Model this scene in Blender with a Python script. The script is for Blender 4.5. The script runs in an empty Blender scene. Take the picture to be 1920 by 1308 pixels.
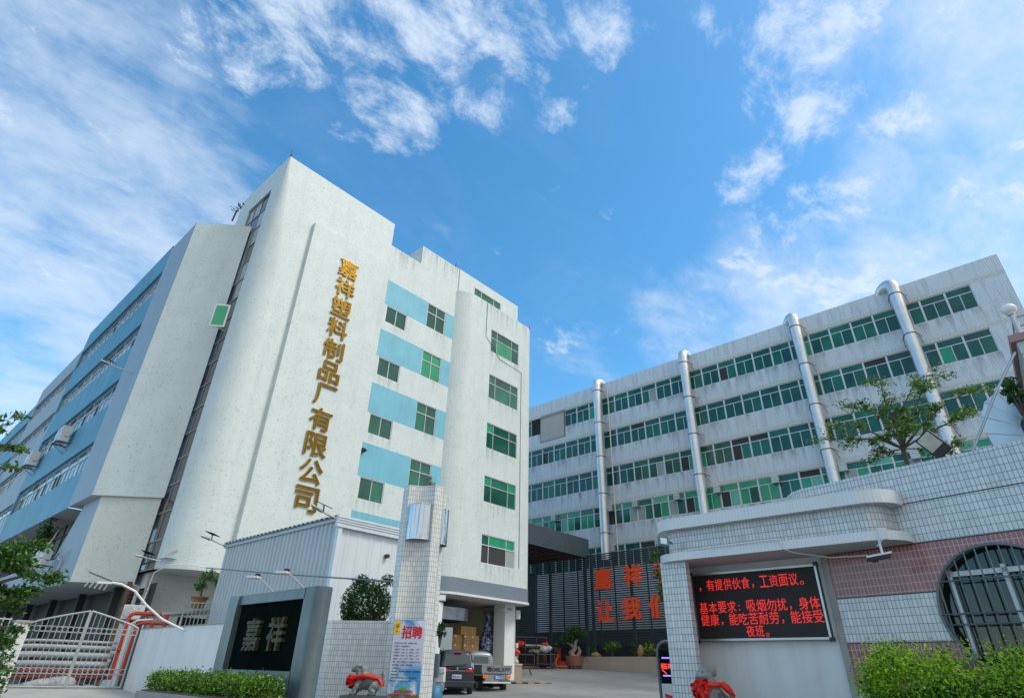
import bpy, math, random
import numpy as np
from mathutils import Vector, Matrix
random.seed(7); RNG = np.random.default_rng(7)
R = math.radians
scene = bpy.context.scene
COL = scene.collection

# ---------------------------------------------------------------- camera
YAW, PITCH, ROLL, FPX, EYE = R(42.475), R(29.441), R(1.4805), 1070.31, 1.2
fw = Vector((math.cos(PITCH)*math.cos(YAW), math.cos(PITCH)*math.sin(YAW), math.sin(PITCH)))
rt = Vector((math.sin(YAW), -math.cos(YAW), 0)); up = rt.cross(fw)
rt, up = rt*math.cos(ROLL)+up*math.sin(ROLL), -rt*math.sin(ROLL)+up*math.cos(ROLL)
cam = bpy.data.objects.new('camera', bpy.data.cameras.new('camera')); COL.objects.link(cam)
cam.data.sensor_width = 36; cam.data.lens = 36*FPX/1920; cam.data.clip_start = .1; cam.data.clip_end = 6000
cam.matrix_world = Matrix(((rt.x, up.x, -fw.x, 0), (rt.y, up.y, -fw.y, 0), (rt.z, up.z, -fw.z, EYE), (0, 0, 0, 1)))
scene.camera = cam
def sky_dir(px, py):
    d = fw*FPX + rt*(px-960) - up*(py-654); return d.normalized()

# ---------------------------------------------------------------- light
scene.view_settings.view_transform = 'Standard'; scene.view_settings.look = 'None'
scene.view_settings.exposure = 0.1; scene.view_settings.gamma = 1
SUN = Vector((0.40, -0.80, 1.0)).normalized()
sl = bpy.data.lights.new('sun', 'SUN'); sl.energy = 2.0; sl.angle = R(18); sl.color = (1, .93, .83)
so = bpy.data.objects.new('sun', sl); COL.objects.link(so); so.rotation_euler = (-SUN).to_track_quat('-Z', 'Y').to_euler()
W = bpy.data.worlds.new('World'); scene.world = W; W.use_nodes = True
nt = W.node_tree; N = nt.nodes; L = nt.links
bg = N['Background']; bg.inputs[1].default_value = 0.15
sky = N.new('ShaderNodeTexSky'); sky.sky_type = 'NISHITA'; sky.sun_disc = False
sky.sun_elevation = math.asin(SUN.z); sky.sun_rotation = math.atan2(SUN.x, SUN.y)
sky.air_density = 1.0; sky.dust_density = .6; sky.ozone_density = 2.0
hs = N.new('ShaderNodeHueSaturation'); hs.inputs['Saturation'].default_value = 1.30; hs.inputs['Value'].default_value = 1.60; hs.inputs['Hue'].default_value = .488
L.new(sky.outputs[0], hs.inputs['Color'])
tc = N.new('ShaderNodeTexCoord')
def vm(op, a, b=None):
    n = N.new('ShaderNodeVectorMath'); n.operation = op
    for i, v in enumerate((a, b)):
        if v is None: continue
        if isinstance(v, (tuple, Vector)): n.inputs[i].default_value = v
        else: L.new(v, n.inputs[i])
    return n
def mm(op, a, b=None, c=None, clamp=False):
    n = N.new('ShaderNodeMath'); n.operation = op; n.use_clamp = clamp
    for i, v in enumerate((a, b, c)):
        if v is None: continue
        if isinstance(v, (int, float)): n.inputs[i].default_value = v
        else: L.new(v, n.inputs[i])
    return n.outputs[0]
def smooth(x, lo, hi):
    n = N.new('ShaderNodeMapRange'); n.interpolation_type = 'SMOOTHSTEP'
    n.inputs['From Min'].default_value = lo; n.inputs['From Max'].default_value = hi
    L.new(x, n.inputs['Value']); return n.outputs['Result']
dirn = vm('NORMALIZE', tc.outputs['Generated']).outputs[0]
sep = N.new('ShaderNodeSeparateXYZ'); L.new(dirn, sep.inputs[0])
zz = mm('ADD', mm('MAXIMUM', sep.outputs[2], 0.0), .22)
cb = N.new('ShaderNodeCombineXYZ')
L.new(mm('DIVIDE', sep.outputs[0], zz), cb.inputs[0]); L.new(mm('DIVIDE', sep.outputs[1], zz), cb.inputs[1])
def noise(vec, scale, detail, rough, dist=0.0):
    n = N.new('ShaderNodeTexNoise'); n.inputs['Scale'].default_value = scale; n.inputs['Detail'].default_value = detail
    n.inputs['Roughness'].default_value = rough; n.inputs['Distortion'].default_value = dist
    L.new(vec, n.inputs['Vector']); return n.outputs['Fac']
def mapped(vec, rotz, sc):
    n = N.new('ShaderNodeMapping'); n.inputs['Rotation'].default_value = (0, 0, rotz); n.inputs['Scale'].default_value = sc
    L.new(vec, n.inputs['Vector']); return n.outputs[0]
# where clouds gather: directions on the dome (centre, half-width in degrees, amount)
def cover(blobs):
    tot = None
    for px, py, deg, amt in blobs:
        d = vm('DOT_PRODUCT', dirn, tuple(sky_dir(px, py))).outputs['Value']
        s = mm('MULTIPLY', smooth(d, math.cos(R(deg)), math.cos(R(deg*.12))), amt)
        tot = s if tot is None else mm('MAXIMUM', tot, s)
    return tot
soft = cover([(40, 150, 17, .95), (60, 420, 20, 1.0), (150, 620, 15, .95), (300, 430, 11, .8), (0, 800, 14, .9), (230, 60, 10, .75), (330, 360, 7, .75),
              (1850, 330, 17, .95), (1750, 520, 13, .95), (1500, 560, 13, .85), (1320, 620, 9, .75), (1900, 60, 13, .9), (1650, 40, 9, .55), (1400, 680, 9, .6), (1100, 690, 6, .35),
              (1080, 560, 4, .2)])
crisp = cover([(450, 60, 8, .9), (1050, 50, 8, .9), (560, 40, 10, 1.0), (640, 150, 7, .8), (900, 170, 6, .75), (700, 90, 10, 1.0), (850, 60, 9, .95), (980, 100, 7, .9), (760, 190, 7, .9), (640, 225, 3.2, .8), (1030, 220, 4, .7), (370, 95, 4.5, .8), (480, 10, 6, .8),
               (1540, 130, 10, .95), (1480, 20, 8, .8), (1760, 120, 9, .9), (1800, 420, 10, .9), (1680, 470, 9, .95), (1560, 520, 8, .9), (1380, 580, 7, .75), (60, 300, 9, .7), (200, 400, 8, .65), (90, 520, 8, .7), (1600, 240, 4.5, .85), (1500, 60, 7, .8), (1380, 30, 5, .7), (1420, 290, 3.6, .8), (1390, 340, 3, .6), (1700, 180, 9, .8),
               (1400, 510, 5, .95), (1470, 470, 6, .95), (1560, 400, 6, .9), (1620, 320, 4, .7), (1450, 430, 4, .7), (1060, 612, 3.4, .85), (1090, 590, 2.4, .8), (1040, 640, 2.6, .7), (1180, 640, 4, .5),
               (935, 468, 1.0, .5), (1135, 400, 1.4, .5), (1040, 345, 1.2, .5), (180, 190, 6, .85), (110, 120, 7, .85), (300, 60, 5, .6)])
n1 = noise(mapped(cb.outputs[0], R(35), (1.0, 2.0, 1)), 2.1, 9, .62, .35)
n2 = noise(mapped(cb.outputs[0], R(35), (1.0, 1.3, 1)), 6.5, 10, .66, .25)
n3 = noise(cb.outputs[0], 1.3, 3, .5)
a_soft = mm('MULTIPLY', smooth(mm('ADD', mm('ADD', soft, mm('MULTIPLY', mm('SUBTRACT', n2, .5), 1.6)), mm('MULTIPLY', mm('SUBTRACT', n1, .5), 2.2)), .12, 1.4), .70)
a_crisp = mm('MULTIPLY', smooth(mm('ADD', crisp, mm('MULTIPLY', mm('SUBTRACT', n2, .5), 4.0)), .50, 1.5), .86)
a_veil = mm('MULTIPLY', smooth(n1, .45, .8), .10)
back = mm('MULTIPLY', smooth(vm('DOT_PRODUCT', dirn, tuple(Vector((-.20, -.92, .34)).normalized())).outputs['Value'], .12, .62), mm('ADD', .72, mm('MULTIPLY', n1, .4)), clamp=True)   # unseen white cloud bank, added behind the camera to neutralise the wall light
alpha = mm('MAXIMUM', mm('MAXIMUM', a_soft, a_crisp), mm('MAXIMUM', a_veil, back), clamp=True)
mix = N.new('ShaderNodeMix'); mix.data_type = 'RGBA'
L.new(alpha, mix.inputs['Factor']); L.new(hs.outputs[0], mix.inputs['A'])
mixc = N.new('ShaderNodeMix'); mixc.data_type = 'RGBA'
L.new(n3, mixc.inputs['Factor']); mixc.inputs['A'].default_value = (4.0, 4.9, 6.2, 1); mixc.inputs['B'].default_value = (5.6, 6.2, 6.9, 1)
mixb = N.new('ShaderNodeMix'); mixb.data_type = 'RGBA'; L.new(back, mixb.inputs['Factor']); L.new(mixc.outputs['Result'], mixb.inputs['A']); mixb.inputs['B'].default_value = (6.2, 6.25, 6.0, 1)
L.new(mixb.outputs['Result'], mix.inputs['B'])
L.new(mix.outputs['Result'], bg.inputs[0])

# ---------------------------------------------------------------- materials
def M_new(name):
    m = bpy.data.materials.new(name); m.use_nodes = True
    return m, m.node_tree.nodes, m.node_tree.links, m.node_tree.nodes['Principled BSDF']
def _mixc(N, L, fac, a, b, blend='MIX'):
    x = N.new('ShaderNodeMix'); x.data_type = 'RGBA'; x.blend_type = blend
    for key, v in (('Factor', fac), ('A', a), ('B', b)):
        if isinstance(v, (int, float)): x.inputs[key].default_value = v
        elif isinstance(v, tuple): x.inputs[key].default_value = (*v[:3], 1)
        else: L.new(v, x.inputs[key])
    return x.outputs['Result']
def _noise(N, L, vec, scale, detail=5, rough=.6, sc=None):
    if sc:
        mp = N.new('ShaderNodeMapping'); mp.inputs['Scale'].default_value = sc; L.new(vec, mp.inputs[0]); vec = mp.outputs[0]
    n = N.new('ShaderNodeTexNoise'); n.inputs['Scale'].default_value = scale; n.inputs['Detail'].default_value = detail; n.inputs['Roughness'].default_value = rough
    L.new(vec, n.inputs['Vector']); return n.outputs['Fac']
def _ramp(N, L, fac, stops):
    r = N.new('ShaderNodeValToRGB'); e = r.color_ramp.elements
    while len(e) < len(stops): e.new(.5)
    for i, (p, c) in enumerate(stops): e[i].position = p; e[i].color = (*c, 1) if len(c) == 3 else c
    L.new(fac, r.inputs[0]); return r.outputs[0]
def mat(name, col, rough=.6, metal=0.0, var=.12, scale=2.0, bump=0.0, emit=None, estr=1.0, streak=0.0, spec=None):
    m, N, L, b = M_new(name)
    b.inputs['Roughness'].default_value = rough; b.inputs['Metallic'].default_value = metal
    if spec is not None: b.inputs['Specular IOR Level'].default_value = spec
    t = N.new('ShaderNodeTexCoord')
    f = _noise(N, L, t.outputs['Object'], scale, 6, .65)
    lo = tuple(c*(1-var) for c in col); hi = tuple(min(1, c*(1+var)) for c in col)
    c = _ramp(N, L, f, [(.3, lo), (.7, hi)])
    if streak:
        s = _noise(N, L, t.outputs['Object'], 1.0, 5, .6, (5, 5, .35))
        k = _ramp(N, L, s, [(.45, (1, 1, 1)), (.75, (1-streak,)*3)])
        c = _mixc(N, L, 1.0, c, k, 'MULTIPLY')
    L.new(c, b.inputs['Base Color'])
    if bump:
        f2 = _noise(N, L, t.outputs['Object'], scale*12, 6, .7)
        bp = N.new('ShaderNodeBump'); bp.inputs['Strength'].default_value = bump; bp.inputs['Distance'].default_value = .02
        L.new(f2, bp.inputs['Height']); L.new(bp.outputs[0], b.inputs['Normal'])
    if emit: b.inputs['Emission Color'].default_value = (*emit, 1); b.inputs['Emission Strength'].default_value = estr
    return m
def tile(name, c1, c2, mortar, w, h, ms, offset=0.0, rough=.25, dirt=.15, dirtcol=(.25, .22, .17), wob=.0):
    m, N, L, b = M_new(name); b.inputs['Roughness'].default_value = rough
    t = N.new('ShaderNodeTexCoord'); vec = t.outputs['UV']
    if wob:
        nn = N.new('ShaderNodeTexNoise'); nn.inputs['Scale'].default_value = 3; L.new(vec, nn.inputs['Vector'])
        a = N.new('ShaderNodeVectorMath'); a.operation = 'SUBTRACT'; L.new(nn.outputs['Color'], a.inputs[0]); a.inputs[1].default_value = (.5, .5, .5)
        s = N.new('ShaderNodeVectorMath'); s.operation = 'SCALE'; L.new(a.outputs[0], s.inputs[0]); s.inputs['Scale'].default_value = wob
        d = N.new('ShaderNodeVectorMath'); d.operation = 'ADD'; L.new(vec, d.inputs[0]); L.new(s.outputs[0], d.inputs[1]); vec = d.outputs[0]
    br = N.new('ShaderNodeTexBrick'); L.new(vec, br.inputs['Vector'])
    br.offset = offset; br.squash = 1
    br.inputs['Scale'].default_value = 1; br.inputs['Brick Width'].default_value = w; br.inputs['Row Height'].default_value = h
    br.inputs['Mortar Size'].default_value = ms; br.inputs['Mortar Smooth'].default_value = .1; br.inputs['Bias'].default_value = 0
    br.inputs['Color1'].default_value = (*c1, 1); br.inputs['Color2'].default_value = (*c2, 1); br.inputs['Mortar'].default_value = (*mortar, 1)
    f = _noise(N, L, t.outputs['UV'], 1.0, 6, .65, (3.4, .32, 1))
    k = _ramp(N, L, f, [(.48, (0, 0, 0)), (.74, (dirt,)*3)])
    c = _mixc(N, L, k, br.outputs['Color'], dirtcol)
    L.new(c, b.inputs['Base Color'])
    bp = N.new('ShaderNodeBump'); bp.invert = True; bp.inputs['Strength'].default_value = .5; bp.inputs['Distance'].default_value = .004
    L.new(br.outputs['Fac'], bp.inputs['Height']); L.new(bp.outputs[0], b.inputs['Normal'])
    return m
def speck(name, base, dark=(.10, .12, .11), dens=1.0, warm=.0):
    m, N, L, b = M_new(name); b.inputs['Roughness'].default_value = .55
    t = N.new('ShaderNodeTexCoord')
    mp = N.new('ShaderNodeMapping'); mp.inputs['Scale'].default_value = (7.8, 15.5, 1); mp.inputs['Rotation'].default_value = (0, 0, .25); L.new(t.outputs['UV'], mp.inputs[0])
    v = N.new('ShaderNodeTexVoronoi'); v.inputs['Scale'].default_value = 1.0; L.new(mp.outputs[0], v.inputs['Vector'])
    sp = N.new('ShaderNodeSeparateColor'); L.new(v.outputs['Color'], sp.inputs[0])
    lim = N.new('ShaderNodeMath'); lim.operation = 'MULTIPLY'; L.new(sp.outputs[0], lim.inputs[0]); lim.inputs[1].default_value = .30*dens
    lt = N.new('ShaderNodeMath'); lt.operation = 'LESS_THAN'; L.new(v.outputs['Distance'], lt.inputs[0]); L.new(lim.outputs[0], lt.inputs[1])
    fs = N.new('ShaderNodeMath'); fs.operation = 'MULTIPLY'; L.new(lt.outputs[0], fs.inputs[0]); fs.inputs[1].default_value = .52
    f = _noise(N, L, t.outputs['UV'], .7, 6, .7)
    c0 = _ramp(N, L, f, [(.3, tuple(x*.92 for x in base)), (.7, tuple(min(1, x*1.05) for x in base))])
    st = _noise(N, L, t.outputs['UV'], 1.0, 6, .65, (1.6, .16, 1))
    k = _ramp(N, L, st, [(.5, (0, 0, 0)), (.8, (.30,)*3)])
    c1 = _mixc(N, L, k, c0, (base[0]*.62, base[1]*.60, base[2]*.52))
    c = _mixc(N, L, fs.outputs[0], c1, dark)
    L.new(c, b.inputs['Base Color'])
    bp = N.new('ShaderNodeBump'); bp.invert = True; bp.inputs['Strength'].default_value = .35; bp.inputs['Distance'].default_value = .01
    L.new(lt.outputs[0], bp.inputs['Height']); L.new(bp.outputs[0], b.inputs['Normal'])
    return m
def glass(name, col, rough=.06, var=.35):
    m, N, L, b = M_new(name); b.inputs['Roughness'].default_value = rough; b.inputs['Specular IOR Level'].default_value = .55
    t = N.new('ShaderNodeTexCoord')
    f = _noise(N, L, t.outputs['UV'], .9, 3, .6, (1.0, .6, 1))
    c = _ramp(N, L, f, [(.3, tuple(x*(1-var) for x in col)), (.7, tuple(x*(1+var) for x in col))])
    L.new(c, b.inputs['Base Color'])
    f2 = _noise(N, L, t.outputs['UV'], .55, 2, .5)
    bp = N.new('ShaderNodeBump'); bp.inputs['Strength'].default_value = .06; bp.inputs['Distance'].default_value = .05
    L.new(f2, bp.inputs['Height']); L.new(bp.outputs[0], b.inputs['Normal'])
    return m
def leaf(name, col, trans=.35):
    m, N, L, b = M_new(name); b.inputs['Roughness'].default_value = .5; b.inputs['Specular IOR Level'].default_value = .3
    t = N.new('ShaderNodeTexCoord'); f = _noise(N, L, t.outputs['Object'], 6, 3)
    c = _ramp(N, L, f, [(.3, tuple(x*.7 for x in col)), (.7, tuple(x*1.3 for x in col))])
    L.new(c, b.inputs['Base Color'])
    tr = N.new('ShaderNodeBsdfTranslucent'); L.new(_mixc(N, L, .5, c, (col[0]*2.2, col[1]*1.8, col[2])), tr.inputs[0])
    ms = N.new('ShaderNodeMixShader'); ms.inputs[0].default_value = trans
    L.new(b.outputs[0], ms.inputs[1]); L.new(tr.outputs[0], ms.inputs[2]); L.new(ms.outputs[0], N['Material Output'].inputs[0])
    return m
MT = {}
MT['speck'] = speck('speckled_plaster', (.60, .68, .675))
MT['speck_warm'] = speck('speckled_plaster_lower', (.60, .655, .61))
MT['cyan'] = mat('cyan_paint', (.16, .47, .60), .55, 0, .10, .8, streak=.12)
MT['bluewing'] = mat('blue_wall_paint', (.09, .31, .46), .55, 0, .16, .5, streak=.35)
MT['greywing'] = mat('pale_blue_grey_wall', (.30, .40, .49), .6, 0, .06, .6, streak=.12)
MT['greywing2'] = mat('far_grey_wall', (.34, .43, .50), .6, 0, .06, .6, streak=.22)
MT['fascia'] = mat('slate_grey_fascia', (.17, .22, .28), .5, 0, .05)
MT['soffit'] = mat('soffit_plaster', (.55, .56, .54), .7, 0, .06)
MT['white'] = mat('white_paint', (.70, .73, .74), .6, 0, .06, 1.2, streak=.13)
MT['offwhite'] = mat('cream_paint', (.55, .52, .36), .6, 0, .06)
def stain(name, col, amt, fx=5.0):
    m, N, L, b = M_new(name); b.inputs['Base Color'].default_value = (*col, 1); b.inputs['Roughness'].default_value = .8
    t = N.new('ShaderNodeTexCoord'); sp = N.new('ShaderNodeSeparateXYZ'); L.new(t.outputs['UV'], sp.inputs[0])
    f = _noise(N, L, t.outputs['UV'], 1.0, 5, .65, (fx, .35, 1)); k = _ramp(N, L, f, [(.46, (0, 0, 0)), (.72, (1, 1, 1))])
    v = _ramp(N, L, sp.outputs[1], [(.0, (0, 0, 0)), (.55, (.35,)*3), (1.0, (1, 1, 1))])
    x = _mixc(N, L, 1.0, k, v, 'MULTIPLY'); x = _mixc(N, L, 1.0, x, (amt,)*3, 'MULTIPLY')
    tr = N.new('ShaderNodeBsdfTransparent'); ms = N.new('ShaderNodeMixShader'); L.new(x, ms.inputs[0]); L.new(tr.outputs[0], ms.inputs[1]); L.new(b.outputs[0], ms.inputs[2]); L.new(ms.outputs[0], N['Material Output'].inputs[0]); return m
MT['stain'] = stain('rain_streaks', (.18, .17, .14), .38); MT['stain2'] = stain('soot_streaks', (.15, .17, .18), .6, 1.9)
MT['roof'] = mat('roof_concrete', (.30, .30, .29), .8)
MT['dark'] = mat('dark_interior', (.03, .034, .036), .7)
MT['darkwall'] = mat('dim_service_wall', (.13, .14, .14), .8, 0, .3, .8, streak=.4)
MT['alu'] = mat('aluminium_frame', (.55, .57, .58), .4, .35, .08)
MT['aluwhite'] = mat('white_window_frame', (.62, .65, .68), .4, 0, .06)
MT['bronze'] = mat('bronze_anodised_frame', (.30, .25, .22), .45, .3, .1)
MT['brownpane'] = glass('brown_tinted_glass', (.055, .050, .052), .08, .25)
MT['palepane'] = glass('pale_glass', (.28, .34, .37), .08, .2)
MT['g0'] = glass('dark_green_glass', (.010, .088, .066))
MT['g1'] = glass('green_glass', (.012, .135, .085))
MT['g2'] = glass('daylit_green_glass', (.02, .30, .15), .1, .15)  # lit copy of the green glass: daylight through it is in the colour
MT['g3'] = mat('dark_insect_screen', (.035, .040, .040), .8)
MT['g4'] = glass('light_green_glass', (.12, .42, .30), .12, .15)
MT['g5'] = glass('milky_glass', (.30, .36, .34), .2, .2)
MT['bluepane'] = glass('blue_sky_glass', (.10, .22, .28), .05, .3)
MT['tileblue'] = tile('blue_grey_mosaic', (.49, .57, .65), (.56, .63, .68), (.80, .82, .83), .245, .118, .017, .5, .3, .55, (.24, .28, .31))
MT['tilecream'] = tile('cream_mosaic_band', (.58, .61, .58), (.66, .67, .62), (.45, .47, .46), .24, .12, .014, 0, .3, .10)
MT['tilewhite'] = tile('white_wall_tile', (.53, .59, .62), (.68, .72, .74), (.20, .18, .16), .052, .098, .0035, 0, .18, .24, wob=.006)
MT['tilepillar'] = tile('white_pillar_tile', (.59, .63, .62), (.73, .75, .73), (.24, .21, .18), .050, .100, .0030, 0, .18, .16, wob=.006)
MT['tilepink'] = tile('pink_wall_tile', (.27, .085, .095), (.36, .125, .13), (.48, .44, .42), .052, .098, .004, 0, .22, .22, (.18, .07, .07), wob=.006)
MT['tilefascia'] = tile('canopy_edge_tile', (.66, .71, .74), (.70, .73, .75), (.52, .55, .57), .052, .5, .002, 0, .3, .08)
MT['tilepale'] = tile('planter_tile', (.40, .32, .26), (.44, .35, .28), (.30, .25, .21), .62, .42, .008, 0, .4, .12)
MT['tilegreen'] = tile('pale_green_tile', (.42, .50, .48), (.48, .54, .51), (.16, .16, .15), .11, .21, .006, 0, .25, .15)
MT['cement'] = mat('cement_render', (.34, .33, .31), .85, 0, .15, 3, .3)
MT['concrete'] = mat('pale_concrete', (.40, .40, .37), .85, 0, .14, 1.2, .25)
MT['galv'] = mat('galvanised_duct', (.70, .71, .71), .40, .75, .10, .8, streak=.15)
def wavy(name, col):
    m, N, L, b = M_new(name); b.inputs['Roughness'].default_value = .04; b.inputs['Metallic'].default_value = 1; b.inputs['Base Color'].default_value = (*col, 1)
    t = N.new('ShaderNodeTexCoord'); f = _noise(N, L, t.outputs['Object'], 1.0, 3, .5, (11, 11, .5))
    bp = N.new('ShaderNodeBump'); bp.inputs['Strength'].default_value = .55; bp.inputs['Distance'].default_value = .16; L.new(f, bp.inputs['Height']); L.new(bp.outputs[0], b.inputs['Normal']); return m
MT['chrome'] = wavy('mirror_steel', (.52, .545, .57))
MT['pinkcoping'] = mat('faded_pink_coping', (.36, .20, .19), .6)
MT['darkred'] = mat('dark_red_pipe', (.20, .035, .022), .5, 0, .25)
MT['steel'] = mat('brushed_steel', (.50, .51, .52), .35, .8, .1)
MT['dullsteel'] = mat('weathered_grey_metal', (.14, .185, .205), .42, .45, .25, 1.6, streak=.25)
MT['black'] = mat('black_plastic', (.015, .016, .018), .45)
MT['rubber'] = mat('tyre_rubber', (.018, .018, .018), .85)
MT['panel'] = mat('black_granite', (.006, .011, .010), .65, 0, .4, 2, streak=.3, spec=.0)
MT['golddark'] = mat('bevel_shade_gold', (.15, .085, .01), .35, .9, .25, 3)  # darkened gold face leaves a bright rim, painting in the bevel's shine
MT['gold'] = mat('polished_gold', (.40, .26, .05), .25, 1.0, .15, 3)
MT['oldgold'] = mat('mossy_gilded_letter', (.065, .065, .028), .6, .35, .6, 9, .3)
MT['red'] = mat('red_letter_paint', (.82, .075, .015), .5, 0, .06)
MT['redcloth'] = mat('red_satin', (.72, .022, .010), .38, 0, .12, 14)
MT['redpipe'] = mat('red_fire_pipe', (.40, .035, .014), .4, 0, .2)
MT['greypipe'] = mat('grey_pvc_pipe', (.36, .39, .40), .5, 0, .12)
MT['slat'] = mat('charcoal_slat', (.028, .042, .052), .5, .2, .15)
MT['slatpanel'] = mat('charcoal_cladding', (.075, .11, .135), .5, .1, .1)
MT['corr'] = mat('pale_blue_corrugated_sheet', (.44, .50, .545), .45, .15, .06, .5, streak=.10)
MT['corrw'] = mat('white_corrugated_sheet', (.60, .66, .70), .42, .15, .05, .5, streak=.10)
MT['stone'] = mat('carved_grey_stone', (.25, .275, .28), .75, 0, .22, 9, .5)
MT['stonedk'] = mat('dark_plinth_stone', (.10, .12, .125), .6, 0, .2, 6, .2)
MT['stonebrn'] = mat('brown_garden_rock', (.19, .165, .135), .85, 0, .35, 5, .6)
MT['card'] = mat('brown_cardboard', (.42, .235, .075), .75, 0, .1, 1.5)
MT['tape'] = mat('packing_tape', (.50, .33, .14), .35)
MT['paper'] = mat('white_label', (.75, .75, .73), .7)
MT['ink'] = mat('black_ink', (.03, .025, .03), .7)
MT['vanpaint'] = mat('dark_grey_car_paint', (.055, .065, .085), .22, .5, .08)
MT['carglass'] = glass('car_glass', (.06, .085, .095), .04, .3)
MT['silver'] = mat('silver_grey_paint', (.30, .33, .35), .35, .4, .12)
MT['tailred'] = mat('red_lamp_lens', (.55, .02, .015), .2, 0, .1)
MT['tailorange'] = mat('amber_lamp_lens', (.80, .22, .03), .2, 0, .1)
MT['plateblue'] = mat('blue_number_plate', (.03, .16, .55), .4)
MT['pwhite'] = mat('white_enamel', (.70, .72, .73), .4, 0, .05)
MT['acwhite'] = mat('white_ac_casing', (.66, .68, .67), .5, 0, .08)
MT['gatepaint'] = mat('silver_painted_steel', (.40, .43, .44), .45, .3, .15)
MT['bark'] = mat('grey_bark', (.13, .11, .085), .9, 0, .35, 6, .6)
MT['barkpale'] = mat('pale_bonsai_bark', (.30, .25, .19), .85, 0, .4, 5, .6)
MT['terra'] = mat('terracotta', (.33, .12, .075), .7, 0, .2)
MT['glazepot'] = mat('yellow_glazed_pot', (.48, .27, .06), .35, 0, .2)
MT['orange'] = mat('orange_machine_paint', (.80, .13, .02), .4)
MT['rust'] = mat('rusty_frame', (.13, .065, .05), .7, .3, .4, 5)
MT['globe'] = mat('opal_glass_globe', (.80, .80, .78), .15, 0, .02)
MT['brick'] = mat('red_brick_tile', (.28, .09, .07), .6, 0, .2, 8)
MT['teal'] = mat('teal_stripe', (.05, .35, .40), .4)
MT['tealglass'] = mat('teal_lamp_body', (.05, .19, .22), .3, .3)
MT['bin'] = mat('blue_drum_paint', (.03, .16, .28), .5, 0, .3, 5)
MT['olive'] = mat('green_tarpaulin', (.09, .14, .10), .7, 0, .25, 6)
MT['plastic'] = mat('clear_plastic_wrap', (.45, .47, .48), .2, 0, .2, 6)
MT['leafdk'] = leaf('dark_leaf', (.030, .085, .026)); MT['leafmd'] = leaf('mid_leaf', (.060, .150, .030)); MT['leaflt'] = leaf('light_leaf', (.140, .270, .035))
MT['leaflime'] = leaf('lime_leaf', (.30, .56, .028), .45); MT['leafblue'] = leaf('blue_green_leaf', (.028, .075, .050)); MT['leafyel'] = leaf('yellow_green_leaf', (.42, .54, .06))

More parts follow.
